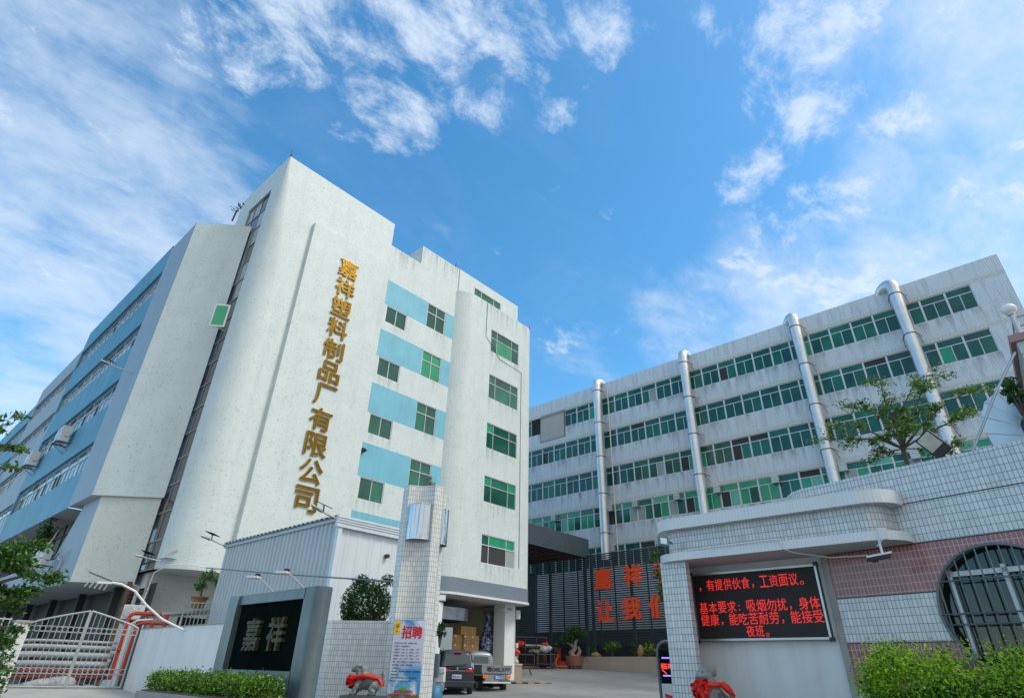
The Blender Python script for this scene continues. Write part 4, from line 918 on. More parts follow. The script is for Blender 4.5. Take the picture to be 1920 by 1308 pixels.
# ---------------------------------------------------------------- cartons, vase, hood
bx0, by0, bs = 25.25, 27.55, .60
zb0 = gz(26.5, 27.9)
ncol = 0
def carton(x, y, z, w, d, h, label):
    t = tag(bpy.data.objects.new('carton', None), label, 'carton', 'stacked cardboard cartons'); COL.objects.link(t); t.location = (x, y, z); OFF[t.name] = Vector((x, y, z))
    m = MB(); m.box(x+.008, x+w-.008, y+.008, y+d-.008, z, z+h-.008); part('box', m, 'card', t)
    m = MB(); m.box(x+w*.46, x+w*.54, y+.003, y+.007, z+.02, z+h-.03); m.box(x+.003, x+.007, y+d*.46, y+d*.54, z+.02, z+h-.03); part('tape', m, 'tape', t)
    m = MB()
    if random.random() < .6: m.box(x+.03, x+.14, y+.001, y+.006, z+h-.13, z+h-.03, 0); 
    xx = x+w*.56
    m.box(xx, xx+w*.32, y+.002, y+.006, z+h*.30, z+h*.30+.14, 1)
    part('print', m, ['paper', 'bronze'], t)
rows_n = {0: 'bottom row', 1: 'second row', 2: 'third row', 3: 'fourth row', 4: 'fifth row', 5: 'top row'}
hh = .475; cw = .64
for lv in range(6):
    cols = 4 if lv < 5 else 2
    for k in range(cols):
        if lv == 5: x = bx0+1.0+k*.62
        else: x = bx0+k*cw
        y = by0+(.15 if k < 2 and lv < 5 else 0)
        carton(x, y, zb0+.05+lv*hh, cw, .55, hh, 'brown cardboard carton in the %s of the stack, %s' % (rows_n[lv], ['leftmost', 'second from left', 'third from left', 'rightmost'][k] if cols == 4 else ['left one', 'right one'][k]))
m = MB(); m.box(bx0-.05, bx0+2.6, by0-.03, by0+.72, zb0-.05, zb0+.045); top('pallet', m, 'bark', 'flat wooden pallet under the stacked cartons', 'pallet')
va = thing('floor_vase', (29.25, 28.05, 1.05), 'giant blue and white porcelain floor vase behind the white column', 'vase')
MT['porcelain'] = None
pm, PN, PL, pb = M_new('blue_and_white_porcelain'); pb.inputs['Roughness'].default_value = .15
t_ = PN.new('ShaderNodeTexCoord'); f_ = _noise(PN, PL, t_.outputs['Object'], 5.5, 5, .7); PL.new(_ramp(PN, PL, f_, [(.46, (.020, .035, .17)), (.50, (.10, .15, .36)), (.56, (.52, .58, .62))]), pb.inputs['Base Color']); MT['porcelain'] = pm
m = MB(); m.lathe((29.05, 28.05, 0), [(.34, 1.05), (.42, 1.5), (.50, 2.2), (.52, 2.7), (.48, 3.05), (.34, 3.3), (.24, 3.45), (.21, 3.9), (.22, 4.2), (.30, 4.42), (.33, 4.5), (.25, 4.5)], 28); part('body', m, 'porcelain', va)
m = MB(); m.lathe((29.05, 28.05, 0), [(.225, 4.22), (.31, 4.44), (.34, 4.52), (.20, 4.53)], 28); part('rim', m, 'stonedk', va); m = MB(); m.lathe((29.05, 28.05, 0), [(.345, 3.3), (.30, 3.37)], 28); part('collar', m, 'stonedk', va)
fd = thing('curved_fascia', (25, 27, 4.0), 'curved stainless steel hood hanging under the soffit', 'hood')
m = MB(); pts = [(22.8, 27.0), (25.9, 27.0)]+arc(25.9, 27.9, .9, 270, 350, 8); m.strip(pts, 3.75, 4.42, 0, True); m.face([(p[0], p[1], 3.75) for p in pts]+[(26.8, 30, 3.75), (22.8, 30, 3.75)], 1); part('band', m, ['chrome', 'dark'], fd)
MT['dimsteel'] = mat('dull_stainless', (.50, .51, .52), .22, .95, .3, 1.2, streak=.3)
fd.children[0].data.materials[0] = MT['dimsteel']
m = MB(); m.box(28.05, 28.65, 29.0, 29.2, 1.1, 2.2); top('dim_cabinet', m, 'stonedk', 'small dark cabinet between the cartons and the big vase', 'cabinet')
# security cameras on the column
cc = thing('security_camera', (28.6, 26.2, 4.5), 'small white security cameras at the top of the white column', 'camera')
m = MB(); m.tube([(28.5, 26.22, 4.62), (28.35, 26.0, 4.5), (28.2, 25.9, 4.45)], [.03, .06, .06], 8); part('camera', m, 'acwhite', cc); m = MB(); m.tube([(28.95, 26.3, 4.6), (28.95, 26.05, 4.58)], .05, 8); m.ball((28.95, 26.0, 4.55), .09); part('camera', m, 'steel', cc)
m = MB(); m.box(29.68, 30.05, 26.2, 26.55, 4.1, 4.6); m.box(29.72, 29.9, 26.2, 26.5, 2.5, 2.75); m.tube([(29.8, 26.4, 4.1), (29.85, 26.45, 2.7)], .02); top('junction_box', m, 'soffit', 'pale electrical boxes and conduit beside the white column', 'electrical box')
m = MB(); m.box(31.0, 31.5, 27.6, 27.9, .9, 2.5); m.lathe((31.3, 27.7, 1.0), [(.14, 0), (.14, 1.3), (.05, 1.45)], 10); top('gas_cylinder', m, 'steel', 'dull grey cylinder standing behind the pedestal', 'cylinder')
m = MB()
for k in range(9): 
    a, b = -1.6+k*.36, -1.6+k*.36+.36; m.obox((28.6+(a+b)/2*.8, 24.6-(a+b)/2*.55, gz(28.6, 24.6)+.03), .2, .16, .035, ux=(.82, -.57, 0), mat=k % 2)
top('speed_bump', m, ['black', 'glazepot'], 'low black and yellow striped speed bump beside the truck', 'speed bump')

# ---------------------------------------------------------------- vehicles (local: x forward, y left, z up, origin under the tail)
def wheel(parent, x, y, r, w, name='wheel'):
    t = MB(); t.lathe((x, y, r), [(r*.6, -w/2), (r*.92, -w/2), (r, -w*.32), (r, w*.32), (r*.92, w/2), (r*.6, w/2)], 24, axis=(0, 1, 0)); q = part(name, t, 'rubber', parent, world=False)
    k = MB(); k.lathe((x, y, r), [(.001, -w*.4), (r*.4, -w*.42), (r*.6, -w*.5), (r*.6, w*.5), (r*.4, w*.42), (.001, w*.4)], 20, axis=(0, 1, 0)); part('rim', k, 'steel', q, world=False)
def plate(parent, c, u, w, h, text, bgm, fgm):
    n = Vector(u).cross(Z3); m = MB(); m.obox(Vector(c), w/2, .008, h/2, ux=u); q = part('number_plate', m, bgm, parent, world=False)
    letters('plate_text', text, (c[0], c[1]), u, c[2], w*.9, h*.72, .010, fgm, q, bold=.02, thick=.004, world=False)
van = thing('minivan', (21.3, 22.45, .2), 'dark grey minivan seen from behind with tailgate closed', 'van', R(55))
def vsec(x, zb, zt, wb, wt, zs):
    # half outline: sill, belt, shoulder, roof
    half = [(0, zb), (wb*.9, zb), (wb, zb+.12), (wb, zs-.1), (wb*.985, zs), ((wb+wt)/2+.01, (zs+zt)/2), (wt, zt-.14), (wt*.9, zt-.04), (wt*.55, zt), (0, zt+.01)]
    pts = [(x, y, z) for y, z in half]+[(x, -y, z) for y, z in reversed(half[1:-1])]
    return pts
S = [(.02, .42, 1.10, .76, .74, 1.02), (0.05, .34, 1.14, .80, .76, 1.05), (.16, .30, 1.70, .81, .66, 1.06), (.26, .28, 1.80, .82, .66, 1.06), (.55, .25, 1.86, .825, .68, 1.05), (1.6, .24, 1.89, .83, .69, 1.03), (2.6, .24, 1.86, .83, .68, 1.02), (3.0, .25, 1.60, .82, .64, 1.0), (3.5, .28, 1.05, .80, .70, .98), (3.9, .32, .86, .72, .62, .80), (3.98, .4, .75, .6, .55, .70)]
m = MB(); rows = [vsec(*s) for s in S]; m.grid(rows, 0, closed=True); m.face(list(reversed(rows[0])), 0); m.face(rows[-1], 0)
part('body', m, 'vanpaint', van, world=False)
m = MB(); g = [(.055, 1.15, .70), (.15, 1.62, .60), (.2, 1.69, .58)]
m.grid([[(x-.028, y*w, z+(.015 if abs(y) < .6 else 0)) for y in (.98, .8, .4, 0, -.4, -.8, -.98)] for x, z, w in g], 0); part('rear_window', m, 'carglass', van, world=False)
m = MB(); m.tube([(.0, .15, 1.2), (.005, -.45, 1.26)], .014, 5); m.tube([(.0, .15, 1.19), (.0, .55, 1.17)], .01, 5); part('wiper', m, 'black', van, world=False)
for s in (1, -1):
    m = MB(); m.grid([[(.45, s*.842, 1.12), (1.5, s*.846, 1.12), (2.75, s*.842, 1.10)], [(.5, s*.735, 1.66), (1.5, s*.75, 1.68), (2.45, s*.742, 1.64)]], 0); part('side_window', m, 'carglass', van, world=False)
    m = MB(); m.box(-.004, .05, s*.38 if s > 0 else -.76, .76 if s > 0 else s*.38, .93, 1.03); part('tail_light', m, 'tailred', van, world=False, bevel=.015)
    m = MB(); m.box(-.035, 0, s*.5 if s > 0 else -.66, .66 if s > 0 else s*.5, .42, .47); part('reflector', m, 'tailred', van, world=False)
    wheel(van, .72, s*.74, .29, .19); wheel(van, 3.2, s*.74, .29, .19)
m = MB(); m.obox((.12, 0, 1.755), .05, .16, .022); part('brake_light', m, 'tailred', van, world=False)
m = MB(); m.obox((.05, 0, .44), .09, .80, .14); part('bumper', m, 'vanpaint', van, world=False, bevel=.05)
m = MB(); m.obox((.025, 0, .985), .02, .40, .012); part('chrome_strip', m, 'steel', van, world=False)
m = MB(); m.tube([(-.02+.0, .07*math.cos(a)*(.55+.4*math.sin(a*1.5)), 1.075+.05*math.sin(a)) for a in np.linspace(.3, 5.2, 14)], .011, 5); m.tube([(-.02, -.05, 1.03), (-.02, .0, 1.09), (-.02, .05, 1.03)], .011, 5); part('emblem', m, 'chrome', van, world=False)
plate(van, (-.035, 0.02, .74), (0, -1, 0), .44, .16, '粤BN6I91', 'paper', 'plateblue')
m = MB(); m.tube([(.05, .5, .25), (-.06, .5, .25)], .035, 8); part('exhaust_pipe', m, 'steel', van, world=False)
# flatbed truck
tr = thing('flatbed_truck', (24.45, 22.85, .27), 'small grey flatbed truck with lettered tailgate parked beyond the van', 'truck', R(62))
m = MB(); m.box(.02, 2.7, -.78, .78, .78, .86); m.box(.3, 4.6, -.40, -.30, .52, .70, 1); m.box(.3, 4.6, .30, .40, .52, .70, 1); part('bed', m, ['silver', 'rust'], tr, world=False)
m = MB(); m.box(0, .05, -.80, .80, .84, 1.20); m.box(-.02, .0, -.80, .80, 1.15, 1.20); m.box(-.02, 0, -.80, .80, .84, .88)
for y in (-.78, -.26, .26, .78): m.box(-.02, 0, y-.03, y+.03, .86, 1.2)
tg = part('tailgate', m, 'silver', tr, world=False)
letters('gate_text', '粤DEL377', (-.02, -.06), (0, -1, 0), 1.015, 1.22, .20, .004, 'ink', tg, bold=.03, thick=.006, world=False)
m = MB()
for k in range(7): m.box(-.024, -.019, .42-k*.19, .50-k*.19, .99, 1.07)
part('old_paint', m, 'redpipe', tr, world=False)
for s in (1, -1):
    m = MB(); m.box(.05, 2.7, s*.80-.02, s*.80+.02, .84, 1.20); m.box(.05, 2.7, s*.80-.035, s*.80+.035, 1.16, 1.2)
    for x in (.1, 1.35, 2.6): m.box(x-.03, x+.03, s*.80-.035, s*.80+.035, .84, 1.2)
    part('side_board', m, 'silver', tr, world=False)
    m = MB(); m.box(-.03, .04, s*.62-.13, s*.62+.13, .60, .76); part('tail_light', m, 'tailorange', tr, world=False, bevel=.015)
    wheel(tr, .9, s*.66, .30, .20); wheel(tr, 3.6, s*.66, .30, .18)
m = MB(); m.box(.02, .06, -.62, .62, .50, .82); part('rear_panel', m, 'silver', tr, world=False)
m = MB(); m.box(-.06, .02, -.75, .72, .40, .47); m.box(-.03, .04, -.72, -.2, .47, .57, 1); part('rear_bumper', m, ['acwhite', 'olive'], tr, world=False)
plate(tr, (-.02, -.12, .66), (0, -1, 0), .44, .19, '粤DEL377', 'plateblue', 'paper')
m = MB(); m.box(.6, 1.2, -.05, .05, .22, .38); m.tube([(.9, -.6, .3), (.9, .6, .3)], .07, 8); m.box(.8, 1.0, -.12, .12, .18, .42); part('axle', m, 'rubber', tr, world=False)
m = MB(); CS = [(2.78, .45, 1.72, .76, .62, 1.05), (2.84, .42, 1.84, .78, .64, 1.08), (3.3, .4, 1.90, .79, .66, 1.08), (3.9, .4, 1.84, .79, .65, 1.05), (4.35, .42, 1.1, .78, .7, 1.0), (4.5, .45, .8, .7, .65, .76)]
rows = [vsec(*s) for s in CS]; m.grid(rows, 0, closed=True); m.face(list(reversed(rows[0])), 0); m.face(rows[-1], 0); part('cab', m, 'silver', tr, world=False)
m = MB(); m.grid([[(2.755, .44, 1.32), (2.755, 0, 1.32), (2.755, -.44, 1.32)], [(2.77, .42, 1.62), (2.77, 0, 1.64), (2.77, -.42, 1.62)]], 0); part('cab_window', m, 'carglass', tr, world=False)
m = MB()
for s in (1, -1):
    m = MB()
    for k in range(3): m.box(2.75, 2.78, s*.6-.06, s*.6+.06, 1.38+k*.09, 1.41+k*.09)
    part('cab_vent', m, 'acwhite', tr, world=False)

# ---------------------------------------------------------------- corrugated shed
sd = thing('metal_shed', (11, 18, .2), 'pale corrugated metal shed in front of the speckled sign tower', 'shed')
def corrug(P0, P1, z0, z1, pitch, depth, m, mat=0):
    P0 = Vector((*P0, 0)); P1 = Vector((*P1, 0)); u = (P1-P0).normalized(); n = u.cross(Z3); L_ = (P1-P0).length; x = 0; pts = []
    while x < L_:
        for f, d in ((0, 0), (.62, 0), (.70, 1), (.92, 1)):
            q = x+f*pitch
            if q <= L_: pts.append(P0+u*q+n*(depth*d))
        x += pitch
    pts.append(P1); m.strip([(p.x, p.y) for p in pts], z0, z1, mat)
m = MB(); corrug((9.2, 22.3), (9.2, 15.0), 0, 4.93, .24, .035, m); m.strip([(11.7, 15.0), (11.7, 22.3)], 0, 4.93); part('side_wall', m, 'corr', sd)
m = MB(); corrug((9.2, 15.0), (11.7, 15.0), 0, 4.76, .42, .012, m); part('front_wall', m, 'corrw', sd)
m = MB(); m.box(9.12, 9.3, 14.93, 22.35, 4.88, 4.98); m.box(9.05, 11.8, 14.86, 14.98, 4.70, 5.02, 1)
for k in range(1, 4): m.box(9.05, 11.8, 14.84, 14.86, 4.74+k*.07, 4.755+k*.07)
m.box(9.14, 9.26, 14.90, 15.06, 0, 4.9, 1)
for k in range(28): m.tube([(9.02, 15.1+k*.26, 5.0), (9.32, 15.1+k*.26, 5.03)], .035, 5)
m.face([(9.05, 14.9, 5.03), (11.8, 14.9, 5.03), (11.8, 22.3, 5.05), (9.05, 22.3, 5.05)], 0); part('roof', m, ['corr', 'corrw'], sd)
m = MB(); m.box(10.9, 11.0, 14.86, 14.99, 4.1, 4.2); part('wall_socket', m, 'black', sd)
# solar street lamps
def solar(P_head, P_mid, P_base, extra, label):
    t = thing('solar_lamp', P_base, label, 'street lamp', 0, 'solar lamps on arms')
    a, b, c = Vector(P_head), Vector(P_mid), Vector(P_base); d = (b-a).normalized()
    m = MB(); m.tube([c, b, a+d*.5*(b-a).length], .028, 7); 
    if extra: m.tube([c]+[Vector(e) for e in extra], .022, 6)
    part('arm', m, 'steel', t)
    side = d.cross(Z3).normalized(); m = MB(); m.obox(a*.65+b*.35, (b-a).length*.42, .11, .022, ux=d, uy=side); part('lamp_head', m, 'acwhite', t, bevel=.01)
    m = MB(); m.obox(a*.65+b*.35-Z3*.028, (b-a).length*.34, .08, .008, ux=d, uy=side); part('led_plate', m, 'dullsteel', t)
    m = MB(); pc = b*.8+a*.2+Z3*.20; m.tube([b*.85+a*.15, pc], .02, 5); m.obox(pc, .22, .17, .012, ux=Vector((-.6, -.3, 0)), uz=Vector((-.2, -.5, .85))); part('solar_panel', m, 'panel', t)
    return t
solar((8.42, 15.34, 5.23), (8.77, 15.14, 5.04), (9.12, 14.95, 4.9), None, 'solar lamp on the front corner of the corrugated shed')
solar((8.31, 22.51, 5.2), (8.7, 22.37, 5.08), (9.15, 22.21, 4.92), None, 'solar lamp on the rear corner of the corrugated shed')
solar((7.7, 26.92, 4.87), (8.17, 26.78, 4.79), (8.62, 26.65, 4.73), [(8.7, 26.6, 4.95), (8.85, 26.5, 5.12), (9.06, 26.45, 5.21)], 'solar lamp at the foot of the tall brown window')
solar((4.94, 32.63, 14.4), (5.4, 32.57, 14.31), (6.37, 32.42, 14.2), None, 'solar lamp sticking out high on the grey end of the blue wing')
# taut cable and loose wires
m = MB(); m.tube([(8.68, 22.37, 4.15), (8.13, 16.2, 3.42), (7.59, 10.06, 2.73)], .018, 6); top('cable_tube', m, 'dullsteel', 'straight blue-grey tube stretched from the shed to the tile pillar', 'cable')
m = MB(); m.tube([(8.45, 26.9, 3.2), (8.5, 26.8, 4.3), (8.75, 26.3, 4.58), (9.3, 25.9, 4.66), (10, 25.7, 4.6), (11, 25.7, 4.55)], .02, 6); top('white_wire', m, 'pwhite', 'white wire along the rounded bottom edge of the sign tower', 'cable')
# low roof with potted tree and railing
lr = thing('lean_to_roof', (8.8, 24.6, .3), 'low corrugated lean-to roof beside the shed carrying a potted tree', 'shed')
m = MB(); m.obox((9.4, 24.6, 2.82), 1.5, .95, .04, ux=(1, -.25, .12)); part('roof', m, 'corr', lr)
m = MB()
for x, y in ((8.0, 24.6), (8.9, 23.8), (10.2, 24.8)): m.tube([(x, y, .2), (x, y, 2.8)], .05, 6)
part('post', m, 'steel', lr); m = MB(); m.box(9.2, 11.5, 24.9, 25.0, .3, 2.7); part('back_wall', m, 'dark', lr)
rl = thing('low_railing', (9.0, 22.3, 2.1), 'short grey metal railing between the shed and the white wall', 'railing')
m = MB()
for k in range(6): m.tube([(8.55+.11*k, 22.45-.05*k, 2.05), (8.55+.11*k, 22.45-.05*k, 3.0)], .018, 5)
m.tube([(8.5, 22.47, 3.0), (9.15, 22.2, 3.03)], .025, 5); m.tube([(8.5, 22.47, 2.1), (9.15, 22.2, 2.1)], .025, 5); part('rails', m, 'gatepaint', rl)
pt = thing('potted_tree', (9.2, 23.4, 2.95), 'bushy green potted tree in a yellow glazed pot on the lean-to roof', 'potted tree')
m = MB(); m.lathe((9.13, 23.3, 2.92), [(.01, 0), (.20, 0), (.25, .30), (.29, .33), (.29, .37), (.25, .37), (.01, .33)], 20); part('pot', m, 'glazepot', pt)
m = MB(); m.lathe((9.13, 23.3, 2.92), [(.262, .28), (.295, .32), (.295, .375), (.26, .375)], 20); m.obox((8.97, 23.1, 3.08), .06, .004, .05, ux=(.75, -.66, 0)); part('pot_rim', m, 'terra', pt)
m = MB(); m.tube([(9.13, 23.3, 3.2), (9.15, 23.3, 3.6), (9.1, 23.3, 4.0)], [.03, .025, .01], 6); part('trunk', m, 'bark', pt)
leaves('foliage', np.vstack([ellipsoid_pts(220, (9.25, 23.25, 4.0), (.40, .4, .22), .2), ellipsoid_pts(170, (9.05, 23.3, 3.65), (.26, .26, .25), .2), ellipsoid_pts(60, (9.5, 23.1, 3.85), (.2, .2, .2), .2)]), (.08, .2), ['leafmd', 'leaflt', 'leafdk'], pt, asp=.3)

# ---------------------------------------------------------------- white boundary wall, gate, service yard
bw = thing('boundary_wall', (7.3, 18.5, 0), 'plain white rendered boundary wall left of the black name sign', 'wall')
m = MB(); m.box(7.2, 7.42, 14.0, 22.2, -.1, 2.1); part('panel', m, 'white', bw); m = MB(); m.box(7.18, 7.44, 14.0, 22.22, 2.1, 2.13); part('coping', m, 'cement', bw)
gt = thing('iron_gate', (5.8, 22.5, .45), 'silver double leaf iron bar gate with rings and an arched top', 'gate')
gA = Vector((4.40, 22.90, 0)); gB = Vector((7.10, 22.24, 0)); gu = (gB-gA).normalized(); gl = (gB-gA).length; half = gl/2
def gtop(s): return 2.12+.42*(1-abs(s-half)/half)**.8 if True else 0
for side in (0, 1):
    m = MB(); s0 = side*half+(.02 if side else 0); s1 = s0+half-.02
    P = lambda s, z: gA+gu*s+Z3*z
    m.tube([P(s0, .50), P(s0, gtop(s0))], .028, 6); m.tube([P(s1, .50), P(s1, gtop(s1))], .028, 6)
    m.tube([P(s0+(s1-s0)*k/8, gtop(s0+(s1-s0)*k/8)) for k in range(9)], .028, 6); m.tube([P(s0, .52), P(s1, .52)], .026, 6)
    frm = part('frame', m, 'gatepaint', gt, label=['left leaf frame', 'right leaf frame'][side])
    m = MB(); nb = 10
    for k in range(1, nb): s = s0+(s1-s0)*k/nb; m.tube([P(s, .52), P(s, gtop(s))], .0105, 5)
    for z in (.92, 2.0):
        m.tube([P(s0, z-.075), P(s1, z-.075)], .010, 4); m.tube([P(s0, z+.075), P(s1, z+.075)], .010, 4)
        for k in range(nb): c = P(s0+(s1-s0)*(k+.5)/nb, z); m.tube([c+gu*.068*math.cos(a)+Z3*.068*math.sin(a) for a in np.linspace(0, 2*math.pi, 12, endpoint=False)], .009, 4, closed=True)
    part('bars', m, 'gatepaint', gt)
gp = thing('gate_post', (3.4, 19.0, 0), 'white tiled gate post at the far left of the iron gate', 'post')
m = MB(); m.prism([(4.02, 22.95), (4.02, 22.55), (4.36, 22.55), (4.36, 22.95)], 0, 2.12); part('shaft', m, 'tilepillar', gp)
m = MB(); m.box(3.98, 4.4, 22.5, 23.0, 2.12, 2.17); part('cap', m, 'cement', gp)
lf = thing('side_fence', (3.4, 23.4, .3), 'pale steel bar fence left of the tiled gate post', 'fence'); m = MB()
for k in range(12): m.tube([(2.2+k*.16, 23.2, .3), (2.2+k*.16, 23.2, 2.25)], .02, 5)
for z in (.5, 1.6, 2.2): m.tube([(2.1, 23.2, z), (4.0, 23.2, z)], .022, 5)
part('bars', m, 'gatepaint', lf)
# pipes
for k, (z, r, mt, lab) in enumerate(((1.72, .04, 'greypipe', 'thin grey pipe, topmost of the horizontal pipes behind the gate'), (1.56, .065, 'greypipe', 'second grey horizontal pipe from the top behind the gate'), (1.34, .085, 'greypipe', 'thick grey horizontal pipe in the middle behind the gate'), (1.10, .085, 'greypipe', 'lowest thick grey horizontal pipe behind the gate'), (.90, .06, 'darkred', 'upper dark red horizontal pipe behind the gate'), (.74, .05, 'darkred', 'lower dark red horizontal pipe behind the gate'))):
    m = MB(); m.tube([(3.0, 24.6-.02*k, z-.1), (5, 24.0, z), (7.15, 23.45, z)], r, 10); top('service_pipe', m, mt, lab, 'pipe', 'pipes behind the gate')
m = MB(); m.tube([(7.02, 23.2, .7), (7.02, 23.2, 2.42), (7.06, 23.19, 2.54), (7.16, 23.15, 2.6), (7.9, 22.92, 2.62)], .062, 10); m.lathe((7.02, 23.2, 1.5), [(.08, 0), (.10, 0), (.10, .05), (.08, .05)], 12); top('fire_pipe', m, 'redpipe', 'taller bright red fire pipe bending over the end of the white wall', 'pipe')
m = MB(); m.tube([(7.25, 23.1, .7), (7.28, 23.1, 2.15), (7.32, 23.08, 2.28), (7.45, 23.04, 2.33), (8.2, 22.8, 2.35)], .052, 10); m.tube([(7.7, 22.95, 2.1), (7.7, 22.95, 2.33)], .06, 8); m.tube([(8.05, 22.85, 2.1), (8.05, 22.85, 2.62)], .07, 8); top('fire_pipe', m, 'redpipe', 'shorter bright red fire pipe beside the gate hinge', 'pipe')
m = MB(); m.tube([(7.14, 23.2, .8), (7.14, 23.2, 2.3), (7.3, 23.15, 2.4), (7.7, 23.0, 2.45)], .03, 8); top('thin_white_pipe', m, 'pwhite', 'thin white pipe between the two red fire pipes', 'pipe')
m = MB(); m.tube([(6.85, 23.4, .5), (6.9, 23.3, .9), (6.98, 23.3, 1.4), (6.9, 23.32, .8), (6.8, 23.4, .5)], .025, 6); top('green_hose', m, 'olive', 'pale green hose hanging beside the red pipes', 'hose')
m = MB(); m.tube([(8.2, 28.2, 3.9), (7.6, 27.4, 3.9), (7.0, 26.5, 3.85), (6.0, 25.5, 3.95)], .05, 6); m.tube([(8.4, 27.7, 2.2), (8.4, 27.7, 3.8), (8.0, 28, 4.0)], .035, 6); m.tube([(8.6, 27.5, .6), (8.6, 27.5, 3.9)], .03, 6)
for k in range(5): m.tube([(6.9+k*.17, 29.2-k*.02, 3.78-.02*k), (7.0+k*.17, 29.2-k*.02, 4.0)], .035, 6)
top('pipe_cluster', m, 'greypipe', 'cluster of white pipes under the speckled overhang above the yard', 'pipe')
m = MB(); m.tube([(8.1, 27.9, .3), (8.1, 27.9, 4.0)], .10, 8); top('yellow_column', m, 'rust', 'narrow yellow post with shade painted in under the overhang behind the gate', 'post')  # dark brown stands in for the dim light on the yellow column
bg_ = blob('sack', [('e', (0, 0, .12), (.55, .3, .16)), ('e', (.35, .1, .14), (.35, .25, .2)), ('e', (-.4, 0, .08), (.3, .2, .12)), ('e', (.1, -.1, .2), (.2, .2, .12))], .04, 'plastic', None, smooth_it=2); bg_.location = (5.5, 23.25, .46); tag(bg_, 'crumpled pale sack lying behind the iron gate', 'sack')
for k in range(3):
    m = MB(); m.tube([(4.9+.5*k, 23.35+.1*k, .5), (5.3+.4*k, 23.5, .62), (5.8+.35*k, 23.4+.1*k, .55)], .04, 6); top('scrap_bar', m, 'rust', ['rusty scrap bar at the left of the sack', 'rusty scrap bar behind the sack', 'rusty scrap bar at the right of the sack'][k], 'scrap', 'scrap bars behind the gate')
bl = thing('gooseneck_lamp', (7.25, 18.9, 2.1), 'white bent pole lamp leaning out from the top of the white wall', 'lamp')
m = MB(); m.tube([(7.2, 18.8, 2.0), (6.57, 18.95, 2.25), (6.1, 19.08, 2.58), (5.75, 19.17, 2.9), (5.4, 19.27, 3.05), (5.15, 19.3, 3.07)], .03, 8)
bl.location = (7.2, 18.8, 2.0); OFF[bl.name] = Vector((7.2, 18.8, 2.0)); part('pole', m, 'pwhite', bl)
m = MB(); m.obox((5.0, 19.35, 3.05), .17, .07, .025, ux=(-1, .2, -.05)); part('lamp_head', m, 'acwhite', bl)

# ---------------------------------------------------------------- black name sign with frame
ns = thing('name_sign', (5.1, 9.8, .6), 'black granite company name sign in a weathered grey metal frame with two Chinese characters', 'sign')
m = MB(); m.box(5.03, 5.06, 8.76, 10.92, 1.1, 2.14); part('panel', m, 'panel', ns)
m = MB(); m.box(4.93, 5.3, 10.9, 11.24, .5, 2.26); part('left_post', m, 'dullsteel', ns)
m = MB(); m.box(4.97, 5.28, 8.74, 10.9, 2.11, 2.265); m.box(4.97, 5.28, 8.74, 10.9, .5, 1.13); part('rail', m, 'dullsteel', ns)
m = MB(); pts = [(4.97, 8.76), (4.97, 8.52)]+arc(5.12, 8.52, .15, 180, 330, 10)+[(5.25, 8.76)]; m.prism(pts, .5, 2.27, 0, smooth=False); part('right_post', m, 'dullsteel', ns)
for ch, y in (('嘉', 10.2), ('祥', 9.42)):
    letters('character', ch, (5.03, y), UYN, 1.635, .47, .46, .01, 'oldgold', ns, bold=.020, thick=.06)
def sign_lamp(y, label):
    t = thing('sign_lamp', (5.15, y, 2.265), label, 'lamp', 0, 'lamps above the name sign')
    m = MB(); m.tube([(0, 0, 0), (-.16, .26, .22), (-.19, .31, .25)], .014, 7); part('arm', m, 'steel', t, world=False)
    m = MB(); m.obox((-.25, .40, .265), .10, .065, .018, ux=(-.6, .8, 0)); m.obox((-.25, .40, .247), .085, .05, .006, ux=(-.6, .8, 0)); part('lamp_head', m, 'acwhite', t, world=False)
    m = MB(); m.obox((-.21, .34, .30), .03, .04, .02, ux=(-.6, .8, 0)); part('driver', m, 'black', t, world=False); return t
la = sign_lamp(10.05, 'white lamp on a bent arm above the left character of the black sign')
lb = copy_tree(la); lb.location = (5.15, 9.06, 2.265); lb['label'] = 'white lamp on a bent arm near the right end of the black sign'
